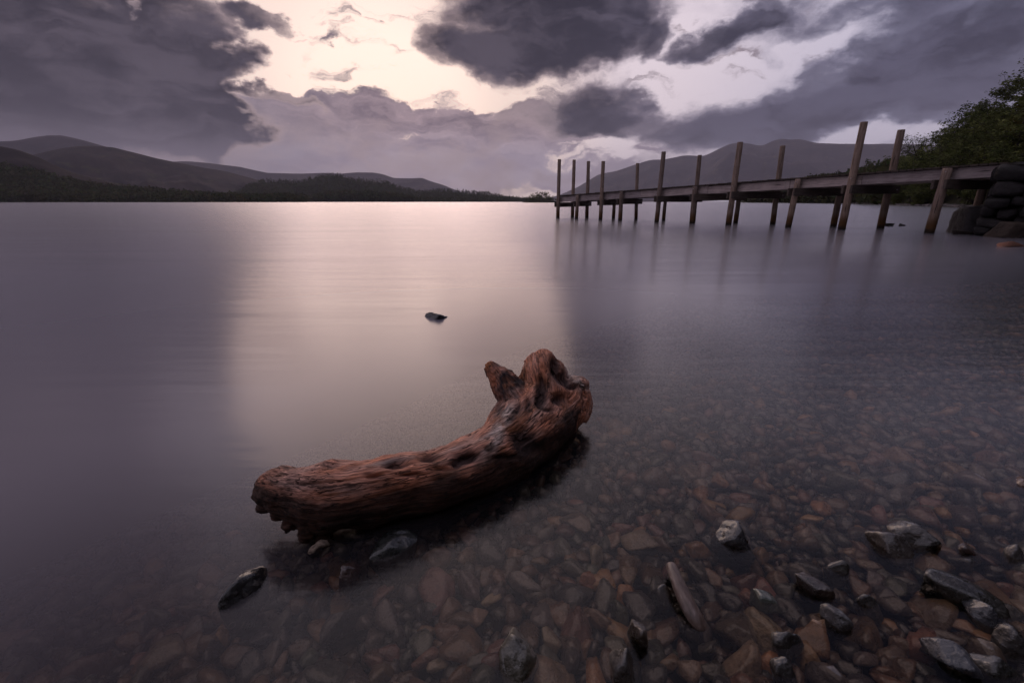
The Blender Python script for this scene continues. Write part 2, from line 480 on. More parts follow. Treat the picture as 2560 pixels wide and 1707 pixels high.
# ------------------------------------------------------------------ fells and wooded shores
def land_mat(name, a, b, scale, c=None):
    m, g = material(name)
    p = position(g)
    n1 = g.noise(scaled(g, p, (1, 1, 2)), scale, 8, 0.6)
    col = g.mix(g.smooth(n1.outputs['Fac'], 0.35, 0.65), a, b)
    if c:
        n2 = g.noise(p, scale * 3.3, 5, 0.6)
        col = g.mix(g.smooth(n2.outputs['Fac'], 0.55, 0.75), col, c)
    finish(g, principled(g, col, 0.95, 0.1, bump(g, n1.outputs['Fac'], 0.6, 0.06 / scale)))
    return m
def ridge(name, label, prof, dist, depth, mat, rough=0.05, seed=0, foot=-3.0, z_near=None):
    """a hill built at its distance: crest line, front slope to the shore, back slope"""
    prof = sorted(prof)
    ncol = 260
    px = np.linspace(prof[0][0], prof[-1][0], ncol)
    py = np.interp(px, [q[0] for q in prof], [q[1] for q in prof])
    # soften the interpolated corners
    k = np.array([1, 2, 3, 2, 1]) / 9.0
    pyp = np.pad(py, 2, mode='edge'); py = np.convolve(pyp, k, 'valid')
    nr_f, nr_b = 34, 10
    rows = []
    dirs = np.array([direction(a, b) for a, b in zip(px, py)])
    hor = np.hypot(dirs[:, 0], dirs[:, 1]); hx = dirs[:, 0] / hor; hy = dirs[:, 1] / hor; te = dirs[:, 2] / hor
    dist = dist(px) if callable(dist) else dist
    depth = depth(px) if callable(depth) else depth
    Dc = dist * (1 + 0.04 * np.sin(px * 0.004 + seed))
    H = np.maximum(CAM_H + Dc * te, 1.0)
    for i in range(nr_f + nr_b):
        if i < nr_f:
            t = i / (nr_f - 1); Dr = Dc - depth * (1 - t)
            prof_t = 0.30 * t + 0.70 * t ** 1.7
            zz = foot + (H - foot) * prof_t
        else:
            t = (i - nr_f + 1) / nr_b; Dr = Dc + depth * 0.8 * t
            zz = H * (1 - 0.8 * t)
        X = hx * Dr; Y = hy * Dr
        n = fbm(np.stack([X / depth * 4.0 + seed * 7, Y / depth * 2.0, X * 0 + seed], 1), 6, 2.0, 0.58)
        amp = 2.4 * rough * H * (4 * max(t, 0.02) * (1 - t) + 0.05 if i < nr_f else 0.4 * t)
        rows.append(np.stack([X, Y, zz + n * amp], 1))
    v = np.concatenate(rows)
    o = put(name, mesh_np(name, v, grid_faces(nr_f + nr_b, ncol), True), mat)
    tag(o, label, kind='structure')
    def height(x, y):
        # nearest crest column, then the slope there
        az = np.arctan2(x, y); ca = np.arctan2(hx, hy)
        j = np.interp(az, ca, np.arange(ncol)); D = np.hypot(x, y)
        Hj = np.interp(j, np.arange(ncol), H); Dj = np.interp(j, np.arange(ncol), Dc)
        dp = np.interp(j, np.arange(ncol), np.broadcast_to(depth, (ncol,)))
        t = np.clip((D - (Dj - dp)) / dp, 0, 1)
        zf = foot + (Hj - foot) * (0.30 * t + 0.70 * t ** 1.7)
        tb = np.clip((D - Dj) / (dp * 0.8), 0, 1)
        return np.where(D <= Dj, zf, Hj * (1 - 0.8 * tb))
    return height, (px, hx, hy, Dc)

M_heath = land_mat('heather_and_bracken', (0.016, 0.012, 0.016), (0.036, 0.025, 0.026), 0.006, (0.055, 0.055, 0.026))
M_fell = land_mat('bare_fell', (0.024, 0.018, 0.025), (0.048, 0.036, 0.042), 0.003, (0.10, 0.085, 0.06))
M_woodland = land_mat('woodland_floor', (0.016, 0.018, 0.011), (0.030, 0.028, 0.018), 0.02)

ridge('mountain', None, [(1180, 470), (1240, 462), (1293, 445), (1326, 430), (1376, 400), (1411, 394), (1456, 379), (1496, 367), (1526, 366), (1571, 356), (1596, 357), (1616, 359), (1646, 345), (1676, 331), (1706, 328), (1751, 336), (1771, 325), (1793, 318), (1821, 321), (1836, 319), (1876, 329), (1926, 330), (2026, 330), (2101, 332), (2300, 345), (2600, 370)], 7600, 2600, M_fell, 0.10, 3)
ridge('far_fell', None, [(380, 372), (430, 371), (480, 375), (551, 383), (582, 390), (614, 397), (645, 398), (692, 399), (739, 397), (785, 399), (820, 396), (857, 396), (879, 400), (904, 409), (935, 410), (970, 409), (988, 416), (1020, 426), (1045, 436), (1090, 452), (1120, 466)], 5600, 1500, M_fell, 0.08, 5)
ridge('high_fell', None, [(-500, 360), (-200, 335), (0, 325), (40, 322), (80, 315), (115, 311), (145, 312), (190, 322), (240, 336), (330, 365), (420, 400), (520, 450), (560, 470)], 4600, 1200, M_fell, 0.09, 8)
ridge('middle_fell', None, [(-300, 400), (0, 380), (60, 360), (100, 350), (140, 341), (180, 336), (215, 335), (260, 338), (300, 348), (350, 361), (400, 372), (450, 382), (520, 394), (580, 410), (640, 428), (700, 446), (740, 466)], 2700, 900, M_heath, 0.10, 11)
near_h, near_c = ridge('near_hill', None, [(-700, 290), (-300, 305), (-100, 326), (0, 336), (40, 344), (90, 362), (130, 382), (170, 398), (210, 408), (260, 420), (330, 430), (420, 442), (520, 452), (640, 459), (720, 464)], 1250, 430, M_heath, 0.05, 2)
wood_h, wood_c = ridge('wooded_hill', None, [(520, 456), (551, 440), (570, 431), (598, 420), (629, 417), (654, 421), (688, 421), (707, 415), (739, 404), (770, 404), (789, 407), (817, 416), (857, 418), (888, 421), (910, 431), (948, 441), (972, 443), (1004, 440), (1035, 441), (1082, 445), (1113, 446), (1160, 456), (1206, 462), (1260, 464)], 1800, 420, M_woodland, 0.04, 4)

# ------------------------------------------------------------------ far woods (read as one mass)
def leaf_mat(name, a, b):
    m, g = material(name)
    t = attr(g, 'tint')
    n = g.noise(position(g), 0.35, 4, 0.6)
    c = g.mix(g.smooth(n.outputs['Fac'], 0.3, 0.7), a, b)
    c = g.mix(1.0, c, t, 'MULTIPLY')
    d = g.n('ShaderNodeBsdfDiffuse'); g.link(c, d.inputs[0])
    tl = g.n('ShaderNodeBsdfTranslucent'); g.link(c, tl.inputs[0])
    mx = g.n('ShaderNodeMixShader'); mx.inputs[0].default_value = 0.3
    g.link(d.outputs[0], mx.inputs[1]); g.link(tl.outputs[0], mx.inputs[2])
    finish(g, mx.outputs[0])
    return m
M_far_leaf = leaf_mat('far_foliage', (0.036, 0.042, 0.022), (0.065, 0.064, 0.032))
def far_wood(name, label, xyz, hgt, conifer, nleaf, seed):
    r = np.random.default_rng(seed)
    N = len(xyz)
    c = r.normal(size=(N, nleaf, 3)); c /= np.linalg.norm(c, axis=2)[..., None]
    c *= r.random((N, nleaf, 1)) ** 0.4
    u = r.random((N, nleaf))
    lean = r.uniform(0.75, 1.35, (N, 1))
    w = np.where(conifer[:, None], (1 - u) * 0.28 + 0.03, 0.46 * lean)
    ctr = np.empty((N, nleaf, 3))
    ctr[..., 0] = c[..., 0] * w; ctr[..., 1] = c[..., 1] * w
    ctr[..., 2] = np.where(conifer[:, None], 0.08 + u * 0.95, 0.50 + c[..., 2] * 0.48)
    ctr = xyz[:, None, :] + ctr * hgt[:, None, None]
    sz = hgt[:, None] * np.where(conifer[:, None], 0.16, 0.22) * r.uniform(0.6, 1.2, (N, nleaf))
    a = r.normal(size=(N, nleaf, 3)); a /= np.linalg.norm(a, axis=2)[..., None]
    b = r.normal(size=(N, nleaf, 3)); b = np.cross(a, b); b /= np.linalg.norm(b, axis=2)[..., None]
    q = np.stack([ctr + a * sz[..., None] * .6, ctr + b * sz[..., None] * .5, ctr - a * sz[..., None] * .6, ctr - b * sz[..., None] * .45], 2)
    v = q.reshape(-1, 3)
    tint = np.repeat(r.uniform(0.6, 1.3, (N, 1)) * np.array([1, 1, 1.0]) * r.uniform(0.85, 1.15, (N, 3)), nleaf * 4, 0)
    o = put(name, mesh_np(name, v, np.arange(len(v)).reshape(-1, 4), False, tint), M_far_leaf)
    return tag(o, label, 'trees', kind='stuff')

def scatter_on(hfun, cols, n, lo, hi, r, p_range=None):
    px, hx, hy, Dc = cols
    sel = np.arange(len(px))
    if p_range: sel = sel[(px >= p_range[0]) & (px <= p_range[1])]
    j = r.choice(sel, n); az = np.arctan2(hx[j], hy[j]) + r.normal(0, 0.002, n)
    D = Dc[j] * 1.0
    d = D - r.uniform(lo, hi, n)
    x = np.sin(az) * d; y = np.cos(az) * d
    return np.stack([x, y, hfun(x, y)], 1)
def build_far_woods():
    r = np.random.default_rng(21)
    # slope and shore on the left
    p = scatter_on(near_h, near_c, 2600, 150, 428, r, (-120, 700))
    keep = (p[:, 2] < 75 + 22 * perlin(p / 90.0))
    p = p[keep]
    far_wood('shoreline_wood', 'dark mixed wood along the lake shore below the left hill', p, r.uniform(9, 17, len(p)), r.random(len(p)) < 0.04, 26, 1)
    # wooded hill in the middle
    p = scatter_on(wood_h, wood_c, 4200, -20, 418, r)
    p[:, 2] = np.maximum(p[:, 2], 0)
    far_wood('hillside_wood', 'hazy conifer wood covering the low hill across the lake', p, r.uniform(9, 16, len(p)), r.random(len(p)) < 0.3, 18, 2)
    # darker point of trees in front of it
    px = np.concatenate([r.uniform(698, 960, 420), r.uniform(880, 1210, 160)])
    D = r.uniform(1120, 1200, len(px))
    x = np.array([direction(a, 463)[0] / direction(a, 463)[1] for a in px]) * D
    p = np.stack([x, D, np.full(len(px), 0.3)], 1)
    h = np.interp(px, [698, 720, 760, 830, 880, 930, 960, 1100, 1210], [12, 18, 25, 27, 26, 19, 12, 7, 5]) * r.uniform(0.7, 1.1, len(px))
    far_wood('lakeside_wood', 'darker clump of round trees on the point before the wooded hill', p, h, r.random(len(p)) < 0.1, 22, 3)
build_far_woods()

# ------------------------------------------------------------------ haze
def make_haze():
    m, g = material('evening_haze')
    v = g.n('ShaderNodeVolumePrincipled')
    v.inputs['Color'].default_value = (0.86, 0.85, 1.0, 1)
    v.inputs['Density'].default_value = HAZE
    v.inputs['Anisotropy'].default_value = 0.15
    o = g.n('ShaderNodeOutputMaterial'); g.link(v.outputs[0], o.inputs['Volume'])
    x0, x1, y0, y1, z0, z1 = -12500, 12500, -500, 13000, -6.0, 1090.0
    vv = np.array([[x, y, z] for x in (x0, x1) for y in (y0, y1) for z in (z0, z1)])
    f = [[0, 1, 3, 2], [4, 6, 7, 5], [0, 4, 5, 1], [2, 3, 7, 6], [0, 2, 6, 4], [1, 5, 7, 3]]
    return tag(put('haze', mesh_np('haze', vv, f), m), 'thin evening haze lying over the lake and fells', kind='stuff')
HAZE = 6.0e-5
make_haze()

# ------------------------------------------------------------------ jetty
z1 = lambda x, y: ((1340 + x * .2636) * .91875, (280 + y * .2636) * .91875)
z2 = lambda x, y: ((1900 + x * .338) * .91875, (130 + y * .338) * .91875)
JA = np.array([2.07, 21.26]); JS = np.array([9.71, 10.87])
JU = (JS - JA) / np.linalg.norm(JS - JA); JN = np.array([-JU[1], JU[0]])       # along towards the shore; to the back row
JL = np.linalg.norm(JS - JA)
J_W = 1.35
def on_row(px, py, off):
    d = direction(px, py)[:2]
    M_ = np.array([[d[0], -JU[0]], [d[1], -JU[1]]])
    t = np.linalg.solve(M_, JA + JN * off)
    return JA + JN * off + JU * t[1], t[1]
def on_plane(px, py, off):
    """point of the upright plane of a row seen at a picture position"""
    p, t = on_row(px, py, off)
    d = direction(px, py)
    k = p[1] / d[1]
    return np.array([p[0], p[1], CAM_H + d[2] * k]), t
_e0, _t0 = on_plane(*z1(300, 797), 0.1); _e1, _t1 = on_plane(*z2(1600, 850), 0.1)
J_SL = (_e1[2] - _e0[2]) / (_t1 - _t0)                       # the deck climbs a little towards the shore
def z_deck(t): return _e0[2] + (t - _t0) * J_SL
F_H = 0.235
Z_FT = z_deck(JL + 0.9)
def wood_mat(name, dark, mid, pale, axis, stain=True, gs=1.0):
    m, g = material(name)
    oc = objcoord(g)
    st = {0: (3, 42, 42), 2: (42, 42, 3)}[axis]
    n = g.noise(scaled(g, oc, tuple(v * gs for v in st)), 1.0, 6, 0.62, 0.4)
    big = g.noise(oc, 2.6, 4, 0.6)
    c = g.ramp(g.math('ADD', g.math('MULTIPLY', n.outputs['Fac'], 0.65), g.math('MULTIPLY', big.outputs['Fac'], 0.35)), [(0.32, dark), (0.5, mid), (0.68, pale)])
    rnd = g.n('ShaderNodeObjectInfo').outputs['Random']
    c = g.mix(1.0, c, g.ramp(rnd, [(0, (0.75, 0.74, 0.76)), (1, (1.15, 1.1, 1.05))]), 'MULTIPLY')
    if stain:
        sep = g.n('ShaderNodeSeparateXYZ'); g.link(position(g), sep.inputs[0])
        hz = g.math('ADD', sep.outputs[2], g.math('MULTIPLY', big.outputs['Fac'], 0.25))
        c = g.mix(g.smooth(hz, 0.62, 0.28), c, (0.085, 0.042, 0.016))
        c = g.mix(g.smooth(hz, 0.26, 0.16), c, (0.020, 0.014, 0.010))
    cr = g.noise(scaled(g, oc, tuple(v * 0.5 * gs for v in st)), 1.0, 3, 0.5)
    crack = g.smooth(cr.outputs['Fac'], 0.63, 0.70)
    c = g.mix(g.math('MULTIPLY', crack, 0.8), c, (0.015, 0.012, 0.012))
    finish(g, principled(g, c, 0.85, 0.25, bump(g, g.math('SUBTRACT', n.outputs['Fac'], crack), 0.6, 0.01)))
    return m
M_post = wood_mat('weathered_post', (0.10, 0.072, 0.058), (0.23, 0.172, 0.14), (0.38, 0.30, 0.265), 2)
M_beam = wood_mat('weathered_beam', (0.20, 0.17, 0.165), (0.46, 0.39, 0.38), (0.62, 0.54, 0.52), 0)
M_plank = wood_mat('weathered_plank', (0.045, 0.036, 0.032), (0.085, 0.068, 0.060), (0.13, 0.11, 0.10), 0, False)
def metal_mat():
    m, g = material('galvanised_bolt')
    n = g.noise(objcoord(g), 60, 3)
    p = g.n('ShaderNodeBsdfPrincipled'); p.inputs['Metallic'].default_value = 0.8; p.inputs['Roughness'].default_value = 0.4
    g.link(g.mix(n.outputs['Fac'], (0.35, 0.34, 0.36), (0.5, 0.49, 0.5)), p.inputs['Base Color'])
    finish(g, p.outputs[0]); return m
M_bolt = metal_mat()

def frame_at(o, p, z, u=None):
    u = JU if u is None else u
    o.location = (p[0], p[1], z); o.rotation_euler = (0, 0, math.atan2(u[1], u[0]))

def make_jetty():
    j0 = JA + JN * J_W * .5
    root = empty('jetty', (j0[0], j0[1], 0))
    tag(root, 'long wooden jetty on round posts running from the stone wall into the lake', 'jetty')
    inv = Matrix.Translation((-j0[0], -j0[1], 0))
    def part(name, me, mat, p, z, u=None, parent=None):
        o = put(name, me, mat, parent or root)
        uu = JU if u is None else u
        o.location = (p[0] - j0[0], p[1] - j0[1], z); o.rotation_euler = (0, 0, math.atan2(uu[1], uu[0]))
        return o
    bolt_me = mesh_np('bolt', *tube([(0, 0.0, 0), (0, -0.018, 0), (0, -0.026, 0)], [0.011, 0.011, 0.007], 8), True)
    front = [(z1(222, 452), z1(207, 1005), .105), (z1(395, 785), z1(383, 1020), .10), (z1(638, 470), z1(610, 1035), .10), (z1(812, 755), z1(795, 1050), .105),
             (z1(1212, 380), z1(1140, 1075), .105), (z1(1512, 695), z1(1474, 1105), .115), (z1(1937, 290), z1(1825, 1070), .115), (z2(285, 935), z2(208, 1295), .105),
             (z2(770, 522), z2(603, 1310), .115), (z2(1390, 862), z2(1250, 1340), .125)]
    back = [(z1(362, 456), z1(345, 1003), .105), (z1(498, 470), z1(482, 1005), .105), (None, z1(733, 1020), .095), (z1(963, 490), z1(947, 1030), .09),
            (None, z1(1208, 1040), .09), (z1(1553, 413), z1(1490, 1050), .10), (z1(2340, 325), z1(2245, 1060), .105), (None, z1(1890, 1062), .10), (None, z2(545, 1275), .11), (z2(1045, 580), z2(893, 1290), .115), (None, z2(1580, 1240), .11)]
    k = 0
    spots = []
    for row, off in ((front, 0.0), (back, J_W)):
        for top, base, r in row:
            r *= 0.76
            k += 1
            b, tb = on_row(*base, off)
            if top is None:
                tpos = np.array([b[0], b[1], z_deck(tb) - F_H + 0.1]); lean = JU * 0
            else:
                tpos, tt = on_plane(*top, off)
            a = np.array([b[0], b[1], 0.0])
            foot = a - (tpos - a) / max(tpos[2], .2) * 1.1
            zt = z_deck(tb)
            if row is front and top is not None and tpos[2] < zt + 0.15: tpos = a + (tpos - a) * ((zt - 0.004) / tpos[2])
            n = 14
            pts = np.array([foot + (tpos - foot) * q for q in np.linspace(0, 1, n)])
            pts[1:-1] += np.stack([perlin(np.stack([pts[1:-1, 2] * 1.3 + k * 9, pts[1:-1, 2] * 0 + k, pts[1:-1, 2] * 0], 1)) * 0.016] * 2 + [np.zeros(n - 2)], 1)
            rad = r * (1.06 - 0.12 * np.linspace(0, 1, n)) * (1 + 0.035 * perlin(np.stack([np.linspace(0, 5, n) + k * 5, np.zeros(n) + k, np.zeros(n)], 1)))
            pts = np.vstack([pts, pts[-1] + (tpos - foot) / np.linalg.norm(tpos - foot) * 0.012]); rad = np.append(rad, rad[-2] * 0.9)
            v, f = tube(pts - np.array([b[0], b[1], 0]), rad, 18)
            me = mesh_np('post', v, f, True)
            o = put('post', me, M_post, root, (b[0] - j0[0], b[1] - j0[1], 0))
            if row is front:
                for dz in (0.07,):
                    q = a + (tpos - a) * ((zt - dz) / tpos[2])
                    c = q[:2] - JN * (r * 0.98)
                    bo = put('bolt', bolt_me, M_bolt, o, (c[0] - b[0], c[1] - b[1], zt - dz)); bo.rotation_euler = (0, 0, math.atan2(JU[1], JU[0]))
            spots.append((off, tb, r, b))
    # edge beams, front and back, butted end to end
    start, end = -0.12, JL + 1.0
    for off, sgn in ((0.165, 1), (J_W - 0.165, -1)):
        cuts = [start, 1.6, 4.4, 7.1, 9.6, 11.3, end] if sgn > 0 else [start, 3.0, 6.2, 9.2, end]
        for i in range(len(cuts) - 1):
            L = cuts[i + 1] - cuts[i] - 0.006
            me = beam_mesh('edge_beam', L, 0.07, F_H, 0.006, 0.007, 10, i)
            c = JA + JU * (cuts[i] + cuts[i + 1]) / 2 + JN * off
            o = part('edge_beam', me, M_beam, c, z_deck((cuts[i] + cuts[i + 1]) / 2) - F_H / 2 + 0.004 * ((i * 7) % 3 - 1)); o.rotation_euler.y = -math.atan(J_SL)
            if sgn > 0:
                for q in (-1, 1):
                    for dz in (-0.05, 0.06):
                        bo = put('bolt', bolt_me, M_bolt, o, (q * (L / 2 - 0.12), -0.035, dz))
    # a stringer under the middle of the deck
    me = beam_mesh('stringer', end - start, 0.08, 0.16, 0.006)
    part('stringer', me, M_plank, JA + JU * (start + end) / 2 + JN * J_W * .5, z_deck((start + end) / 2) - 0.10).rotation_euler.y = -math.atan(J_SL)
    # deck boards laid across
    nb = int((end - start) / 0.152)
    pm = [beam_mesh('deck_plank', J_W - 0.02, 0.138, 0.042, 0.005, 0.004, 4, q) for q in range(5)]
    r = random.Random(5)
    for i in range(nb):
        c = JA + JU * (start + 0.08 + i * 0.152) + JN * (J_W * .5 + r.uniform(-.012, .012))
        o = part('deck_plank', pm[i % 5], M_plank, c, z_deck(start + 0.08 + i * 0.152) + 0.028 + r.uniform(-.003, .005), JN)
    # bearers from a front post to the back post it is bolted to, one on each side of the posts
    fr = [q for q in spots if q[0] == 0]; bk = [q for q in spots if q[0] > 0]
    pairs = [(0, 0), (1, 1), (2, 2), (3, 3), (4, 5), (5, 7), (6, 6), (7, 8), (8, 9), (9, 10)]
    for i, (fi, bi) in enumerate(pairs):
        p, q = fr[fi][3], bk[bi][3]
        dv = q - p; ln = np.linalg.norm(dv); dv = dv / ln; sd_ = np.array([-dv[1], dv[0]])
        for side in (-1, 1):
            me = beam_mesh('bearer', ln + 0.30, 0.06, 0.20, 0.006, 0.004, 4, i)
            c = (p + q) / 2 + sd_ * side * (fr[fi][2] + 0.028) + dv * 0.04
            o = part('bearer', me, M_plank, c, z_deck((fr[fi][1] + bk[bi][1]) / 2) - F_H - 0.104 - 0.003 * (i % 3), dv)
            bo = put('bolt', bolt_me, M_bolt, o, (ln / 2 + 0.02, -0.03, 0.0))
    return root
make_jetty()

# ------------------------------------------------------------------ stones: shapes and material
def stone_shape(sub, seed, planes=13, soft=14.0, lumps=0.05, lo=0.62, hi=1.0):
    r = np.random.default_rng(seed)
    v, f = ICO[sub]
    n = r.normal(size=(planes, 3)); n /= np.linalg.norm(n, axis=1)[:, None]
    d = r.uniform(lo, hi, planes)
    dots = np.maximum(v @ n.T, 0.02)
    rad = ((dots / d) ** soft).sum(1) ** (-1 / soft)
    rad = np.minimum(rad, 1.16)
    p = v * rad[:, None]
    if lumps: p = p * (1 + lumps * fbm(v * 2.2 + seed % 97, 3 if sub > 2 else 2))[:, None]
    if sub > 2: p = p * (1 + 0.012 * fbm(v * 9 + seed % 91, 3))[:, None]
    return p / np.abs(p).max(0), f
def block_shape(sub, seed):
    r = np.random.default_rng(seed)
    v, f = ICO[sub]
    p = v / np.abs(v).max(1)[:, None] * 0.80 + v * 0.20
    n = r.normal(size=(7, 3)); n /= np.linalg.norm(n, axis=1)[:, None]
    d = r.uniform(0.95, 1.15, 7)
    for k in range(7):
        over = np.maximum(p @ n[k] - d[k], 0); p = p - over[:, None] * n[k]
    p = p * (1 + 0.05 * fbm(v * 1.7 + seed % 97, 3))[:, None] + 0.03 * np.stack([fbm(v * 5 + 9 * q + seed % 89, 3) for q in range(3)], 1)
    return p / np.abs(p).max(0), f
def stone_mat(name, wet):
    m, g = material(name)
    t = attr(g, 'tint')
    p = position(g)
    n1 = g.noise(p, 34, 6, 0.65)
    n2 = g.noise(p, 150, 4, 0.6)
    c = g.mix(1.0, t, g.ramp(n1.outputs['Fac'], [(0.28, 0.50), (0.5, 1.0), (0.72, 1.45)]), 'MULTIPLY')
    c = g.mix(g.smooth(n2.outputs['Fac'], 0.60, 0.72, 0, 0.25), c, (0.14, 0.115, 0.09))
    vn = g.noise(scaled(g, p, (14, 14, 26)), 1.0, 3, 0.5, 1.2)
    vein = g.math('MULTIPLY', g.smooth(g.math('ABSOLUTE', g.math('SUBTRACT', vn.outputs['Fac'], 0.5)), 0.018, 0.006), g.smooth(n1.outputs['Fac'], 0.48, 0.6))
    c = g.mix(g.math('MULTIPLY', vein, 0.35), c, (0.26, 0.23, 0.20))
    h = g.math('ADD', n1.outputs['Fac'], g.math('MULTIPLY', n2.outputs['Fac'], 0.5))
    nb = bump(g, h, 0.9, 0.008)
    if wet:
        finish(g, principled(g, c, g.lin(n1.outputs['Fac'], 0.3, 0.7, 0.18, 0.42), 0.6, nb, 1.0, 0.07, 1.5))
    else:
        finish(g, principled(g, c, 0.85, 0.3, nb))
    return m
M_stone = stone_mat('wet_lake_stone', True)
def rock_mat():
    m, g = material('dark_wall_rock')
    p = position(g)
    n1 = g.noise(p, 4.5, 8, 0.65); n2 = g.noise(p, 23, 5, 0.6)
    c = g.mix(1.0, attr(g, 'tint'), g.ramp(n1.outputs['Fac'], [(0.28, 0.45), (0.5, 1.0), (0.72, 1.5)]), 'MULTIPLY')
    c = g.mix(g.smooth(n2.outputs['Fac'], 0.62, 0.75, 0, 0.5), c, (0.085, 0.080, 0.066))
    finish(g, principled(g, c, 0.8, 0.35, bump(g, g.math('ADD', n1.outputs['Fac'], g.math('MULTIPLY', n2.outputs['Fac'], .4)), 0.8, 0.05)))
    return m
M_rock = rock_mat()
def rot_m(rz, rx=0.0, ry=0.0):
    return np.array((Matrix.Rotation(rz, 3, 'Z') @ Matrix.Rotation(rx, 3, 'X') @ Matrix.Rotation(ry, 3, 'Y')))

# ------------------------------------------------------------------ stone wall the jetty lands on
def make_wall():
    w0 = JA + JU * (JL + 0.98)
    root = empty('stone_wall', (w0[0], w0[1], 0))
    tag(root, 'rough dark drystone wall where the jetty meets the shore', 'wall')
    r = np.random.default_rng(31)
    top = Z_FT + 0.0
    L = 7.0
    core_v, core_f = box_vf(L, J_W + 0.5, top + 0.9)
    core = put('core', mesh_np('core', core_v, core_f, False, (0.012, 0.011, 0.010)), M_rock, root)
    c = JU * (L / 2 + 0.35) + JN * (J_W * .5 + 0.10)
    core.location = (c[0], c[1], top / 2 - 0.55); core.rotation_euler = (0, 0, math.atan2(JU[1], JU[0]))
    z = -0.35; row = 0
    while z < top - 0.05:
        h = min(r.uniform(0.18, 0.36), top - z)
        if top - (z + h) < 0.14: h = top - z
        for face in (0, 1):
            t = -0.12 + r.uniform(-.1, .05); lim = 5.2 if face == 0 else J_W + 0.25
            while t < lim:
                l = r.uniform(0.28, 0.75)
                v, f = block_shape(3, int(r.integers(1e6)))
                v = v * np.array([l * .50, 0.34, h * .51])
                v = v @ rot_m(r.normal(0, .10), r.normal(0, .10), r.normal(0, .09)).T
                shade = r.uniform(0.6, 1.3)
                o = put('stone', mesh_np('stone', v, f, False, np.array([0.024, 0.021, 0.022]) * shade), M_rock, root)
                if face == 0: c = JU * (t + l / 2) + JN * (0.02 + r.normal(0, .05)); a = math.atan2(JU[1], JU[0])
                else: c = JU * (0.10 + r.normal(0, .04)) + JN * (t + l / 2 + 0.15); a = math.atan2(JN[1], JN[0])
                o.location = (c[0], c[1], z + h / 2); o.rotation_euler = (0, 0, a)
                t += l * 0.98
        z += h * 0.97; row += 1
    # rough capping slabs level with the deck
    t = 0.0
    while t < 5.0:
        l = r.uniform(0.5, 0.9)
        v, f = block_shape(3, int(r.integers(1e6)))
        o = put('capping_slab', mesh_np('capping_slab', v * np.array([l * .54, (J_W + 0.5) * .5, 0.06]), f, True, np.array([0.024, 0.022, 0.021]) * r.uniform(.7, 1.2)), M_rock, root)
        c = JU * (t + l / 2) + JN * (J_W * .5 + 0.05); o.location = (c[0], c[1], top - 0.01); o.rotation_euler = (0, 0, math.atan2(JU[1], JU[0]))
        t += l
make_wall()

def boulder(name, label, px, py, wpx, hpx, tint, seed, zc=None, depth=0.8, group=None, yaw=0.0, tilt=0.0, mat=None, sink=0.35, cat='boulder', sub=4, planes=11, soft=26):
    """stone whose base sits at picture position (px, py) on the water, wpx wide and hpx high"""
    b = spot(px, py); mp = metres(px, py)
    w = wpx * mp * .5; h = hpx * mp
    v, f = block_shape(sub, seed) if hpx > 30 else stone_shape(sub, seed, planes + 6, soft, 0.06, 0.52, 0.78)
    hz = h / (1 - sink * .5) * .5 / (1 - sink * 0.0)
    v = v * np.array([w, w * depth, hz / (1 - sink)]) @ rot_m(R(yaw), R(tilt)).T
    zt = v[:, 2].max()
    o = put(name, mesh_np(name, v, f, True, tint), mat or M_rock, None, (b[0], b[1] + w * depth * 0.7, h - zt))
    return tag(o, label, cat, group)
boulder('boulder', 'big dark rounded boulder in the water under the wall beside the jetty', *z2(1705, 1345), 100, 64, (0.036, 0.032, 0.034), 6, planes=13, soft=24, depth=0.8, yaw=-20)
boulder('boulder', 'brown wet boulder at the foot of the wall by the picture edge', *z2(1890, 1375), 70, 36, (0.05, 0.036, 0.028), 8, depth=0.8)
boulder('boulder', 'pale flat stone lying on the boulder under the wall', *z2(1905, 1300), 34, 15, (0.16, 0.14, 0.13), 11, depth=0.7)
boulder('rock', 'orange brown flat rock breaking the dark water by the wall', *z2(1870, 1441), 76, 12, (0.22, 0.105, 0.07), 14, depth=0.35, cat='rock')
boulder('rock', 'low black rock between the leaning post and the big boulder', *z2(1455, 1326), 42, 8, (0.020, 0.019, 0.02), 17, depth=0.5, cat='rock')
boulder('rock', 'low wet rock touching the big boulder near the jetty', *z2(1530, 1350), 58, 10, (0.035, 0.026, 0.024), 19, depth=0.5, cat='rock')
boulder('rock', 'wider of two low rocks in the lake behind the jetty', *z2(960, 1288), 29, 6.5, (0.03, 0.029, 0.03), 23, depth=0.5, cat='rock')
boulder('rock', 'smaller pointed rock of the pair in the lake behind the jetty', *z2(1060, 1288), 19, 6, (0.03, 0.029, 0.03), 27, depth=0.5, cat='rock')

# ------------------------------------------------------------------ wooded slope on the right
SKYX = [1700, 1866, 1926, 1976, 2026, 2060, 2100, 2140, 2180, 2230, 2290, 2352, 2450, 2700, 3200]
SKYY = [432, 402, 396, 388, 378, 356, 345, 330, 302, 268, 228, 170, 110, -40, -300]
DISX = [1700, 1866, 1976, 2026, 2100, 2200, 2352, 2700, 3200]
DIS = [650, 430, 330, 250, 185, 155, 125, 100, 90]
def slope_dist(px): return np.interp(px, DISX, DIS)
_pp = np.arange(1700, 3201, 20.0)
_prof = [(float(a), float(np.interp(a, SKYX, SKYY) + 7.5 * 1045 / (0.78 * slope_dist(a)))) for a in _pp]
slope_h, slope_c = ridge('wooded_slope', None, _prof, slope_dist, lambda px: slope_dist(px) * 0.42, M_woodland, 0.02, 6, foot=-0.6)

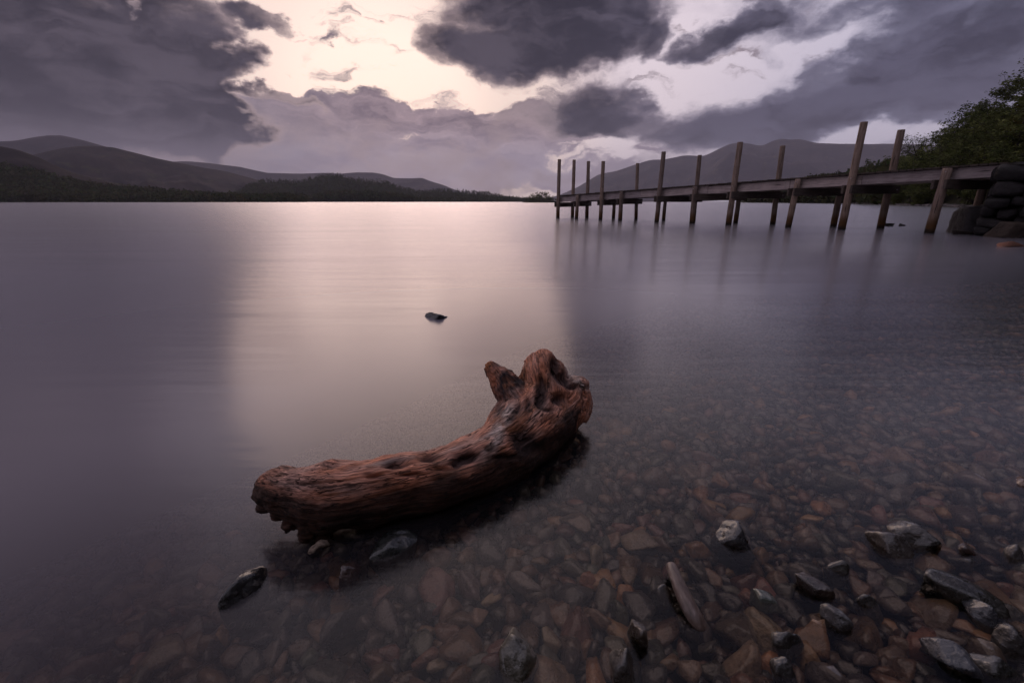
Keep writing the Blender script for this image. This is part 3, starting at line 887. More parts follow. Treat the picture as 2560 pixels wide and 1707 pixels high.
M_leaf = leaf_mat('oak_leaves', (0.055, 0.072, 0.028), (0.125, 0.135, 0.050))
def bark_mat():
    m, g = material('tree_bark')
    n = g.noise(scaled(g, objcoord(g), (14, 14, 3)), 1, 5, 0.6)
    finish(g, principled(g, g.ramp(n.outputs['Fac'], [(0.3, (0.018, 0.014, 0.012)), (0.7, (0.055, 0.045, 0.038))]), 0.95, 0.2, bump(g, n.outputs['Fac'], 0.7, 0.03)))
    return m
M_bark = bark_mat()
def tree_meshes(seed, H=9.0, spread=0.42, nleaf=2600, leaf=0.15, bare=0.0, lean=(0, 0), low=0.22):
    r = np.random.default_rng(seed)
    parts = []; tips = []
    n = 7
    tr = np.stack([np.linspace(0, 1, n) ** 1.5 * lean[0] * H + r.normal(0, .06, n) * np.linspace(0, 1, n) * 2, np.linspace(0, 1, n) ** 1.5 * lean[1] * H + r.normal(0, .06, n) * np.linspace(0, 1, n) * 2, np.linspace(-0.6, H * 0.86, n)], 1)
    parts.append(tube(tr, np.linspace(0.022 * H, 0.004 * H, n), 8))
    nb = 15
    for b in range(nb):
        t = r.uniform(low, 0.98); base = np.array([np.interp(t * (n - 1), np.arange(n), tr[:, k]) for k in range(3)])
        a = b * 2.4 + r.normal(0, .4)
        ln = H * spread * (1.15 - 0.75 * t) * r.uniform(0.75, 1.25)
        d = np.array([math.cos(a), math.sin(a), r.uniform(0.15, 0.8)])
        q = np.linspace(0, 1, 5)[:, None]
        pts = base + d * ln * q + np.array([0, 0, 1]) * (q ** 2) * ln * r.uniform(-0.1, 0.3) + r.normal(0, .05 * ln, (5, 3)) * q
        parts.append(tube(pts, np.linspace(0.009 * H * (1.2 - t), 0.0015 * H, 5), 5))
        for k in (2, 3, 4):
            tips.append((pts[k], ln * (0.32 if k < 4 else 0.30)))
            for s in range(2):
                d2 = r.normal(size=3); d2[2] = abs(d2[2]) * .6; d2 /= np.linalg.norm(d2)
                e = pts[k] + d2 * ln * 0.45
                parts.append(tube(np.array([pts[k], (pts[k] + e) / 2 + r.normal(0, .03 * ln, 3), e]), [0.003 * H, 0.002 * H, 0.0008 * H], 4))
                tips.append((e, ln * 0.24))
    tips.append((tr[-1], H * 0.12))
    v, f = join_vf(parts)
    wood = mesh_np('trunk', v, f, True)
    T = np.array([t[0] for t in tips]); S = np.array([t[1] for t in tips])
    keep = r.random(len(T)) >= bare
    T, S = T[keep], S[keep]
    j = r.choice(len(T), int(nleaf * (1 - bare * .8)), p=S ** 1.3 / (S ** 1.3).sum())
    o = r.normal(size=(len(j), 3)); o /= np.linalg.norm(o, axis=1)[:, None]; o *= (r.random((len(j), 1)) ** 0.5) * S[j][:, None] * np.array([1, 1, 0.62])
    c = T[j] + o
    a = r.normal(size=(len(j), 3)); a[:, 2] *= 0.35; a /= np.linalg.norm(a, axis=1)[:, None]
    b = np.cross(a, np.array([0, 0, 1.0]) + 0.45 * r.normal(size=(len(j), 3))); b /= np.linalg.norm(b, axis=1)[:, None]
    s = leaf * r.uniform(0.6, 1.4, (len(j), 1))
    q = np.stack([c + a * s, c + b * s * .7, c - a * s, c - b * s * .7], 1).reshape(-1, 3)
    clump = r.uniform(0.45, 1.5, len(T))[j]
    tint = np.repeat((clump * r.uniform(0.93, 1.07, len(j)))[:, None] * np.array([1.0, 1.0, 1.0]), 4, 0)
    crown = mesh_np('crown', q, np.arange(len(q)).reshape(-1, 4), False, tint)
    return wood, crown
TREES = [tree_meshes(100 + k, 9.0, sp, 2700, 0.17, 0, ln, lw) for k, (sp, ln, lw) in enumerate([(0.42, (0, 0), .15), (0.5, (-.1, 0), .1), (0.36, (.05, .05), .12), (0.46, (0, -.1), .08), (0.40, (-.05, 0), .2)])]
BARE = tree_meshes(140, 9.0, 0.40, 2600, 0.09, 0.55, (0.02, 0), 0.3)
WIDE = tree_meshes(141, 9.0, 0.55, 3000, 0.10, 0.15, (-0.35, -0.05), 0.3)
YEL = M_leaf.copy(); YEL.name = 'turning_leaves'
for nd in YEL.node_tree.nodes:
    if nd.type == 'MIX' and nd.blend_type == 'MIX': nd.inputs[6].default_value = (0.075, 0.070, 0.018, 1); nd.inputs[7].default_value = (0.13, 0.105, 0.028, 1)
def plant(kind, p, h, rz, label, group=None, mat=None, name='oak_tree'):
    w, c = kind
    o = empty(name, tuple(p)); o.rotation_euler = (0, 0, rz); s = h / 9.0; o.scale = (s, s, s)
    put('trunk', w, M_bark, o)
    if mat is not None:
        c = c.copy(); c.materials.clear()
    put('crown', c, mat or M_leaf, o)
    return tag(o, label, 'tree', group)
def on_slope(px, back):
    """a point of the slope, `back` metres in front of its crest, in the picture column px"""
    d = direction(px, 440); a = math.atan2(d[0], d[1]); D = float(np.interp(px, slope_c[0], slope_c[3])) - back
    x, y = math.sin(a) * D, math.cos(a) * D
    return (x, y, float(slope_h(np.array([x]), np.array([y]))[0]) - 0.1)
def build_trees():
    r = np.random.default_rng(77)
    G = 'broadleaf trees of the wood on the lakeside slope'
    LB = 'dark green broadleaf tree in the wood on the slope behind the jetty'
    # trees on the slope, spaced apart
    pts = []
    for _ in range(3000):
        if len(pts) >= 130: break
        px = r.uniform(1990, 2480); D = slope_dist(px); back = r.uniform(-0.05, 0.40) * D
        q = on_slope(px, back)
        if all(math.hypot(q[0] - a[0], q[1] - a[1]) > 3.2 + 0.008 * D for a in pts): pts.append(q)
    for i, q in enumerate(pts):
        D = math.hypot(q[0], q[1])
        plant(TREES[i % 5], q, r.uniform(6.5, 10.5), r.uniform(0, 6.28), LB, G)
    # low growth along the water's edge
    for i in range(34):
        px = r.uniform(2010, 2420); D = slope_dist(px)
        q = on_slope(px, D * r.uniform(0.385, 0.415))
        plant(TREES[i % 5], q, r.uniform(3.2, 5.5), r.uniform(0, 6.28), 'low bushy tree at the water edge behind the jetty', 'waterside bushy trees', name='willow_bush')
    plant(BARE, on_slope(2158, 14), 11.0, 0.4, 'half bare tree standing above the other crowns on the skyline', name='half_bare_tree')
    plant(BARE, on_slope(2225, 16), 9.5, 2.4, 'thin twiggy tree on the skyline beside the half bare one', name='twiggy_tree')
    plant(WIDE, on_slope(2125, 45), 12.5, -0.6, 'wide leaning tree reaching left over the jetty on the skyline', name='leaning_tree')
    plant(TREES[1], on_slope(2330, 40), 8.5, 1.0, 'yellowing green tree low on the slope by the picture edge', mat=YEL, name='yellowing_tree')
    plant(BARE, on_slope(2345, 10), 11.5, 4.0, 'tall open tree reaching above the slope at the picture edge', name='tall_open_tree')
    plant(TREES[3], on_slope(1978, 30), 13.0, 0.5, 'lone pine like tree rising above the far shore wood', name='lone_tree')
    # far end of the same wood: too small to tell apart
    n = 700
    px = r.uniform(1720, 2040, n); D = slope_dist(px)
    P = np.array([on_slope(a, b * d) for a, b, d in zip(px, r.uniform(-0.05, 0.41, n), D)])
    far_wood('far_shore_wood', 'far end of the dark wood beyond the jetty posts', P, r.uniform(6, 10, n), np.zeros(n, bool), 46, 9)
    # wooded islet off the end of the jetty
    ms = land_mat('islet_turf', (0.02, 0.02, 0.012), (0.03, 0.026, 0.018), 0.3)
    c = spot(1242, 463.9); D = 430.0; dd = direction(1242, 463.4); cx, cyy = dd[0] / dd[1] * D, D
    v, f = ICO[3]; v = v * np.array([17, 9, 1.6]) + np.array([cx, cyy, 0]); v[:, 2] += 0.3 * perlin(v * 0.3)
    tag(put('islet', mesh_np('islet', v, f, True), ms), kind='structure')
    for i, (dx, dy, h) in enumerate([(-13, 1, 3.6), (-10, -2, 5.2), (-7, 1, 7.4), (-4, 0, 8.4), (-1, 2, 8.8), (2, -1, 8.9), (5, 1, 8.2), (8, 0, 6.4), (11, 1, 4.4), (14, 0, 3.4)]):
        plant(TREES[i % 5], (cx + dx, cyy + dy, 0.6), h, i * 1.3, 'round tree on the small islet off the end of the jetty', 'trees on the islet', name='islet_tree')
    # tumbled rocks along the waterline
    V = []; F = []; o = 0; T = []
    for k in range(520):
        px = r.uniform(1960, 2440); D = slope_dist(px)
        q = on_slope(px, D * r.uniform(0.405, 0.43))
        v, f = stone_shape(1, int(r.integers(40)), 9, 12, 0)
        s = r.uniform(0.12, 0.42) * (1 + D / 400); v = v * np.array([s, s * r.uniform(.6, 1), s * r.uniform(.4, .7)]) @ rot_m(r.uniform(0, 6.28)).T + np.array([q[0], q[1], 0.06])
        V.append(v); F.append(f + o); o += len(v); T.append(np.tile(np.array([0.10, 0.092, 0.095]) * r.uniform(.5, 1.3), (len(v), 1)))
    tag(put('shore_rocks', mesh_np('shore_rocks', np.concatenate(V), np.concatenate(F), False, np.concatenate(T)), M_rock), 'grey tumbled rocks along the far waterline', 'rocks', kind='stuff')
    # two small white houses across the lake
    mw, g = material('whitewashed_wall'); n = g.noise(position(g), 1.2, 4); finish(g, principled(g, g.mix(n.outputs['Fac'], (0.42, 0.40, 0.38), (0.55, 0.53, 0.50)), 0.9, 0.2))
    mr, g = material('slate_roof'); n = g.noise(position(g), 2, 4); finish(g, principled(g, g.mix(n.outputs['Fac'], (0.05, 0.05, 0.055), (0.09, 0.09, 0.095)), 0.8, 0.3))
    for px, lab, wd in ((636, 'wider of two tiny white houses at the lake edge below the wooded hill', 11.0), (655, 'narrower of two tiny white houses at the lake edge below the wooded hill', 7.0)):
        dd = direction(px, 462); D = 1100.0
        h = empty('house', (dd[0] / dd[1] * D, D, 0.3)); tag(h, lab, 'house', 'white lakeside houses')
        v, f = box_vf(wd, 6, 4.2); put('wall', mesh_np('wall', v + np.array([0, 0, 2.1]), f), mw, h)
        v = np.array([[-wd / 2 - .4, -3.5, 4.2], [wd / 2 + .4, -3.5, 4.2], [wd / 2 + .4, 3.5, 4.2], [-wd / 2 - .4, 3.5, 4.2], [-wd / 2 - .4, 0, 6.6], [wd / 2 + .4, 0, 6.6]])
        rf = put('roof', mesh_np('roof', v, [[0, 1, 5, 4], [2, 3, 4, 5], [0, 4, 3], [1, 2, 5], [3, 2, 1, 0]]), mr, h)
        v, f = box_vf(0.8, 0.8, 1.6); put('chimney', mesh_np('chimney', v + np.array([wd * .35, 0, 6.8]), f), mw, rf)
build_trees()

# ------------------------------------------------------------------ wooded bank behind and beside the viewpoint
def bank_behind():
    r = np.random.default_rng(5)
    az = np.radians(np.linspace(64, 225, 120)); nr = 16
    R0 = np.interp(np.degrees(az), [64, 90, 180, 225], [26, 12, 9, 14])
    rows = []
    for i in range(nr):
        t = i / (nr - 1)
        D = R0 + t * 75
        z = -0.5 + 1.2 * min(t * 6, 1) + 52 * t ** 1.1 + 0.8 * perlin(np.stack([np.sin(az) * D * .08, np.cos(az) * D * .08, az * 0], 1))
        edge = np.clip(np.minimum(np.degrees(az) - 64, 225 - np.degrees(az)) / 25, 0.05, 1)
        rows.append(np.stack([np.sin(az) * D, np.cos(az) * D, z * edge], 1))
    v = np.concatenate(rows)
    tag(put('wooded_bank', mesh_np('wooded_bank', v, grid_faces(nr, 120), True), M_woodland), kind='structure')
    k = r.integers(0, 120 * nr, 800)
    far_wood('bank_wood', 'broadleaf wood on the bank behind the viewpoint', v[k] + r.normal(0, .8, (800, 3)) * (1, 1, 0), r.uniform(7, 12, 800), np.zeros(800, bool), 60, 12)
bank_behind()

# ------------------------------------------------------------------ driftwood
def path(pts, n):
    """smooth path and radius through picture-measured points (px, py, radius px, height)"""
    P = np.array([spot(a, b, z) for a, b, r, z in pts]); Rr = np.array([r * metres(a, b, z) for a, b, r, z in pts])
    Q = np.column_stack([P, Rr]); k = len(Q)
    out = []
    for t in np.linspace(0, k - 1.0001, n):
        i = int(t); u = t - i
        p0, p1, p2, p3 = Q[max(i - 1, 0)], Q[i], Q[min(i + 1, k - 1)], Q[min(i + 2, k - 1)]
        out.append(0.5 * ((2 * p1) + (p2 - p0) * u + (2 * p0 - 5 * p1 + 4 * p2 - p3) * u * u + (3 * p1 - p0 - 3 * p2 + p3) * u ** 3))
    out = np.array(out)
    return out[:, :3], np.maximum(out[:, 3], 0.002)
def project(v):
    v = np.asarray(v); x = v[:, 0]; y = v[:, 1]; z = v[:, 2] - CAM_H
    dep = y * math.cos(PITCH) - z * math.sin(PITCH); up = y * math.sin(PITCH) + z * math.cos(PITCH)
    return 1176 + FD * x / dep, 784 - FD * up / dep, dep
LOG_MAIN = [(606, 1112, 24, .105), (618, 1116, 40, .103), (645, 1121, 52, .10), (695, 1131, 66, .092), (755, 1140, 80, .080), (840, 1130, 77, .068), (930, 1113, 73, .060), (1020, 1092, 69, .054), (1095, 1068, 69, .052),
            (1165, 1030, 76, .055), (1215, 982, 82, .062), (1252, 930, 86, .075), (1268, 893, 62, .10), (1272, 876, 40, .115)]
LOG_LIMBS = [
    [(1258, 930, 60, .10), (1250, 880, 58, .15), (1247, 850, 52, .185), (1246, 836, 44, .198)],            # top knob
    [(1255, 905, 46, .12), (1268, 862, 38, .155), (1272, 842, 24, .17)],
    [(1260, 930, 60, .085), (1308, 898, 40, .115), (1334, 890, 25, .125), (1342, 893, 14, .125)],         # right rim
    [(1270, 950, 66, .06), (1318, 935, 40, .065), (1338, 925, 24, .075), (1342, 940, 16, .05)],
    [(1330, 885, 20, .125), (1342, 915, 17, .09), (1346, 945, 14, .055), (1338, 968, 10, .03)],
    [(1215, 955, 56, .09), (1180, 908, 40, .135), (1152, 872, 29, .17), (1132, 848, 21, .195), (1124, 838, 15, .205)],  # stub branch
    [(1165, 985, 44, .07), (1178, 940, 40, .10), (1196, 905, 34, .12)],
    [(715, 1190, 44, .05), (704, 1222, 22, .03), (692, 1246, 11, .016)],                                   # torn splinters of the broken end
    [(640, 1145, 26, .075), (616, 1162, 18, .065), (598, 1164, 10, .062)],
    [(660, 1160, 30, .065), (638, 1182, 18, .055), (620, 1192, 9, .048)],
    [(685, 1175, 34, .058), (668, 1202, 20, .045), (652, 1216, 9, .036)],
    [(740, 1195, 46, .03), (746, 1230, 24, .014), (752, 1248, 12, .004)],
    [(625, 1120, 26, .088), (602, 1128, 13, .082), (584, 1142, 4, .075)],
    [(850, 1165, 40, .02), (900, 1168, 50, -.01), (980, 1150, 52, -.02), (1080, 1120, 46, -.025), (1200, 1040, 50, -.02), (1280, 980, 44, -.02)],   # belly under water
]
def make_log():
    lst = []
    cp, cr = path(LOG_MAIN, 60)
    lst.append(tube(cp, cr, 28))
    limb = []
    for L in LOG_LIMBS:
        p, r = path(L, 14); limb.append((p, r)); lst.append(tube(p, r, 18))
    v, f = join_vf(lst)
    tmp = put('driftwood', mesh_np('driftwood_raw', v, f))
    md = tmp.modifiers.new('r', 'REMESH'); md.mode = 'VOXEL'; md.voxel_size = 0.0030; md.adaptivity = 0
    sm = tmp.modifiers.new('s', 'SMOOTH'); sm.factor = 0.5; sm.iterations = 4
    dg = bpy.context.evaluated_depsgraph_get()
    me = bpy.data.meshes.new_from_object(tmp.evaluated_get(dg))
    bpy.data.objects.remove(tmp)
    n = len(me.vertices)
    V = np.empty(n * 3, np.float32); me.vertices.foreach_get('co', V); V = V.reshape(-1, 3).astype(float)
    def normals():
        me.vertices.foreach_set('co', V.astype(np.float32).ravel()); me.update()
        N = np.empty(n * 3, np.float32); me.vertex_normals.foreach_get('vector', N); return N.reshape(-1, 3).astype(float)
    N = normals()
    # grain frame: nearest axis sample among trunk and limbs
    axes = [(cp, 0.0)] + [(p, 3.0 + 1.7 * k) for k, (p, r) in enumerate(limb[:7])]
    best = np.full(n, 1e9); G = np.zeros((n, 3))
    for ax, (p, a0) in enumerate(axes):
        T = np.gradient(p, axis=0); T /= np.linalg.norm(T, axis=1)[:, None]
        arc = np.concatenate([[0], np.cumsum(np.linalg.norm(np.diff(p, axis=0), axis=1))])
        rr = (cr if ax == 0 else limb[ax - 1][1])
        for c0 in range(0, n, 20000):
            D = np.linalg.norm(V[c0:c0 + 20000, None] - p[None], axis=2)
            j = D.argmin(1); dd = D[np.arange(len(j)), j] / (rr[j] + 0.01)
            rel = V[c0:c0 + 20000] - p[j]; t = (rel * T[j]).sum(1)
            up = np.array([0, 0, 1.0]); S = np.cross(T[j], up); S /= np.linalg.norm(S, axis=1)[:, None]; U = np.cross(S, T[j])
            g3 = np.stack([arc[j] + t + a0, (rel * S).sum(1), (rel * U).sum(1)], 1)
            b = best[c0:c0 + 20000]; w = dd < b
            b[w] = dd[w]; G[c0:c0 + 20000][w] = g3[w]
    # large lumps, then pits and knots, then torn fibres
    V += N * (0.013 * fbm(V * 8.0, 2) + 0.0035 * fbm(V * 24.0, 3))[:, None]
    N = normals()
    X, Y, dep = project(V)
    facing = ((np.array([0, 0, CAM_H]) - V) * N).sum(1) > 0
    def surf(px, py):
        m = facing & (np.hypot(X - px, Y - py) < 9)
        if not m.any(): m = np.hypot(X - px, Y - py) < 25
        k = np.where(m)[0]; return k[dep[k].argmin()]
    pits = [(1075, 1047, 24, 12, .020), (1052, 1062, 14, 10, .014), (905, 1062, 28, 9, .014), (985, 1048, 22, 8, .012), (1205, 1002, 26, 18, .024), (1225, 1030, 40, 20, .014), (1247, 895, 14, 22, .022), (1243, 918, 12, 16, .018),
            (1281, 838, 12, 22, .030), (1288, 915, 18, 12, .016), (1302, 868, 18, 14, .016), (1322, 885, 16, 8, .014), (1190, 930, 10, 24, .012), (760, 1066, 24, 7, .006), (1130, 1030, 18, 8, .008), (1160, 1052, 30, 7, .008), (1215, 925, 8, 26, .010),
            (1240, 870, 6, 16, .010), (1265, 938, 16, 7, .010), (860, 1092, 20, 5, .007), (940, 1090, 26, 5, .007), (1020, 1075, 24, 5, .007), (700, 1110, 30, 5, .006)]
    dV = np.zeros(n)
    for (px, py, wa, wb, dp) in pits:
        k = surf(px, py); mp = dep[k] / FD
        d = V - V[k]
        gx = np.abs(X - px) * mp / (wa * mp); gy = np.abs(Y - py) * mp / (wb * mp)
        q = np.exp(-(gx ** 2 + gy ** 2) * 0.9) * np.exp(-(np.linalg.norm(d, axis=1) / 0.08) ** 2)
        dV -= 1.5 * dp * q
    V += N * dV[:, None]
    fib = 1 - np.abs(perlin(np.stack([G[:, 0] * 3.5, G[:, 1] * 62, G[:, 2] * 62], 1))) * 2
    fib2 = 1 - np.abs(perlin(np.stack([G[:, 0] * 8 + 5, G[:, 1] * 130, G[:, 2] * 130], 1))) * 2
    blot = np.clip(0.5 + fbm(V * 7 + 3, 2), 0, 1)
    # knobbly charred bark on the stub branch
    stub = np.clip(1.8 - np.linalg.norm(V[:, None] - limb[5][0][None, 2:], axis=2).min(1) / 0.05, 0, 1) * (X < 1205)
    crook = np.clip(1.3 - np.hypot((X - 1165) / 42, (Y - 935) / 55), 0, 1)
    rough_end = np.clip(1 - (X - 590) / 130.0, 0, 1) * np.clip((Y - 1130) / 60, 0, 1)
    und = np.clip((Y - 1180) / 40, 0, 1) * (X < 900)
    V += N * (-0.0019 * np.clip(fib, 0, 1) ** 3 * (0.15 + 1.5 * np.clip(0.5 + 1.1 * fbm(V * 6 + 31, 2), 0, 1)) - 0.0010 * np.clip(fib2, 0, 1) ** 3)[:, None]
    V += N * (np.maximum(stub, crook) * (0.006 * (1 - 2 * np.abs(perlin(np.stack([G[:, 0] * 26, G[:, 1] * 90, G[:, 2] * 90], 1)))) - 0.002))[:, None]
    V += N * (np.maximum(rough_end, und) * 0.010 * fbm(np.stack([G[:, 0] * 14, G[:, 1] * 75, G[:, 2] * 75], 1), 2))[:, None]
    N = normals()
    X, Y, dep = project(V)
    # colours of the wood plus painted underside shade: rusty brown, pale worn patches, charred bark, orange rot
    def patch(px, py, wx, wy, ang=0.0):
        c, s = math.cos(R(ang)), math.sin(R(ang)); a = (X - px) * c + (Y - py) * s; b = -(X - px) * s + (Y - py) * c
        return np.exp(-((a / wx) ** 2 + (b / wy) ** 2))
    base = np.array([0.64, 0.245, 0.135]); pale = np.array([0.58, 0.46, 0.40]); char = np.array([0.038, 0.030, 0.034]); rot = np.array([0.46, 0.165, 0.062]); grey = np.array([0.40, 0.30, 0.27])
    C = np.tile(base, (n, 1))
    nz = fbm(V * 14, 4); nz2 = fbm(np.stack([G[:, 0] * 9, G[:, 1] * 40, G[:, 2] * 40], 1), 4)
    def lay(w, col):
        nonlocal C
        w = np.clip(w, 0, 1)[:, None]; C = C * (1 - w) + col * w
    lay(np.clip(nz2 * 0.9 + 0.15, 0, 1) * 0.45, grey)
    lay(np.clip(nz * 1.3, 0, 1) * 0.5, np.array([0.12, 0.055, 0.038]))
    lay(np.clip(fbm(V * 5 + 9, 3) * 1.6 - 0.15, 0, 1) * 0.6, grey)
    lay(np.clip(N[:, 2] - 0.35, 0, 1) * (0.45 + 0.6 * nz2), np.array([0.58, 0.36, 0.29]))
    pw = patch(1150, 975, 16, 60, 25) * 1.3 + patch(1320, 868, 30, 9, 40) + patch(1060, 1025, 90, 6, -22) * .9 + patch(900, 1058, 60, 6, -10) * .8 + patch(1215, 1000, 30, 14, -30) * .6 + patch(760, 1240, 26, 8) * 1.0 + patch(1265, 950, 40, 30) * .35 + patch(1335, 892, 12, 8) * .8
    lay(pw * (0.7 + 0.8 * nz2), pale)
    lay(np.maximum(stub, crook * .75) * (0.9 + nz), char)
    lay((patch(1118, 832, 11, 16) + patch(1175, 985, 22, 9) + patch(1010, 1135, 30, 10)) * 1.1, rot)
    lay((patch(1150, 985, 13, 58, 25) * 1.2 + patch(1322, 868, 30, 8, 40)) * (0.75 + 0.8 * nz2), pale * 1.1)
    lay(np.clip(nz - 0.25, 0, 1) * 1.2, rot * .9)
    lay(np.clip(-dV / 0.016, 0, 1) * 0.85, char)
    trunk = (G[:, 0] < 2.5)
    wet = np.where(trunk, np.clip((0.056 + 0.016 * nz + 0.010 * nz2 - G[:, 2]) / 0.030, 0, 1), np.clip((0.045 + 0.018 * nz - V[:, 2]) / 0.03, 0, 1))  # damp near the waterline, plus shade painted over the trunk's lower half
    lay(wet * 0.90, np.array([0.026, 0.015, 0.012]))  # waterline damp and the painted shade in one dark coat
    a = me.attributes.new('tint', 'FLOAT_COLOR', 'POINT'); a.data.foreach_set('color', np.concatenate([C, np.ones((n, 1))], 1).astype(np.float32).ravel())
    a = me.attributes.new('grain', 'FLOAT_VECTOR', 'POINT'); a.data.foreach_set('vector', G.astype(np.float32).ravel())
    me.polygons.foreach_set('use_smooth', np.ones(len(me.polygons), dtype=bool)); me.update()
    m, g = material('driftwood')
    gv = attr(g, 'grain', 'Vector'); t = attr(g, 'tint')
    n1 = g.noise(scaled(g, gv, (8, 260, 260)), 1.0, 5, 0.65, 0.3)
    n2 = g.noise(scaled(g, gv, (22, 150, 150)), 1.0, 5, 0.6, 0.6)
    n3 = g.noise(position(g), 90, 5, 0.65)
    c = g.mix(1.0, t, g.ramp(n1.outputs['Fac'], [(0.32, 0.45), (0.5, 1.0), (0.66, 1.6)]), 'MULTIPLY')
    c = g.mix(1.0, c, g.ramp(n2.outputs['Fac'], [(0.30, 0.55), (0.5, 1.0), (0.72, 1.3)]), 'MULTIPLY')
    n4 = g.noise(scaled(g, gv, (9, 70, 70)), 1.0, 4, 0.55, 0.5)
    split = g.math('MULTIPLY', g.smooth(g.math('ABSOLUTE', g.math('SUBTRACT', n4.outputs['Fac'], 0.5)), 0.035, 0.010), g.smooth(n2.outputs['Fac'], 0.42, 0.56))
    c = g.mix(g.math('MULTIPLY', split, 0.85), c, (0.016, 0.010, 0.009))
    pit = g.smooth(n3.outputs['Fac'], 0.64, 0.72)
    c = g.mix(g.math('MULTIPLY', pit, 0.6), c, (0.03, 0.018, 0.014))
    h = g.math('ADD', g.math('MULTIPLY', n1.outputs['Fac'], 1.0), g.math('SUBTRACT', g.math('MULTIPLY', n2.outputs['Fac'], 0.9), g.math('ADD', g.math('MULTIPLY', split, 1.4), g.math('MULTIPLY', pit, 0.7))))
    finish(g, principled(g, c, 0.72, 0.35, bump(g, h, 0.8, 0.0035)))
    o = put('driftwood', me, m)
    return tag(o, 'curved reddish brown driftwood trunk with a knotted root end lying in the shallows', 'driftwood')
make_log()

# ------------------------------------------------------------------ stones of the shallows
TINTS = {'brown': (0.095, 0.056, 0.033), 'grey': (0.068, 0.056, 0.050), 'ochre': (0.19, 0.105, 0.048), 'greenish grey': (0.056, 0.055, 0.040),
         'reddish': (0.11, 0.052, 0.038), 'blackish': (0.030, 0.027, 0.027), 'tan': (0.17, 0.125, 0.088)}
NAMED = []
def place_stone(name, label, px, py, lpx, wpx, ang, z_top, thick, tint, seed, cat='stone', planes=11, soft=13, tilt=(0, 0), sub=4, lumps=0.06, mat=None):
    """stone centred at a picture position, lpx long and wpx across there, turned ang in plan"""
    thick *= 1.3
    zc = z_top - thick * 0.25
    c = spot(px, py, max(zc, -0.1)); mp = metres(px, py, zc)
    v, f = stone_shape(sub, seed, planes + 5, soft * 1.5, lumps, 0.54, 0.84)
    v = v * np.array([lpx * mp * .5, wpx * mp * .5, thick * .5]) @ rot_m(R(ang), R(tilt[0]), R(tilt[1])).T * np.array([1, 1.22, 1])
    zo = z_top - v[:, 2].max()
    o = put(name, mesh_np(name, v, f, True, np.array(tint) * (0.40 if z_top > 0 else 1.2)), mat or M_stone, None, (c[0], c[1], zo))
    NAMED.append((c[0], c[1], max(lpx, wpx) * mp * .5))
    return tag(o, label, cat)
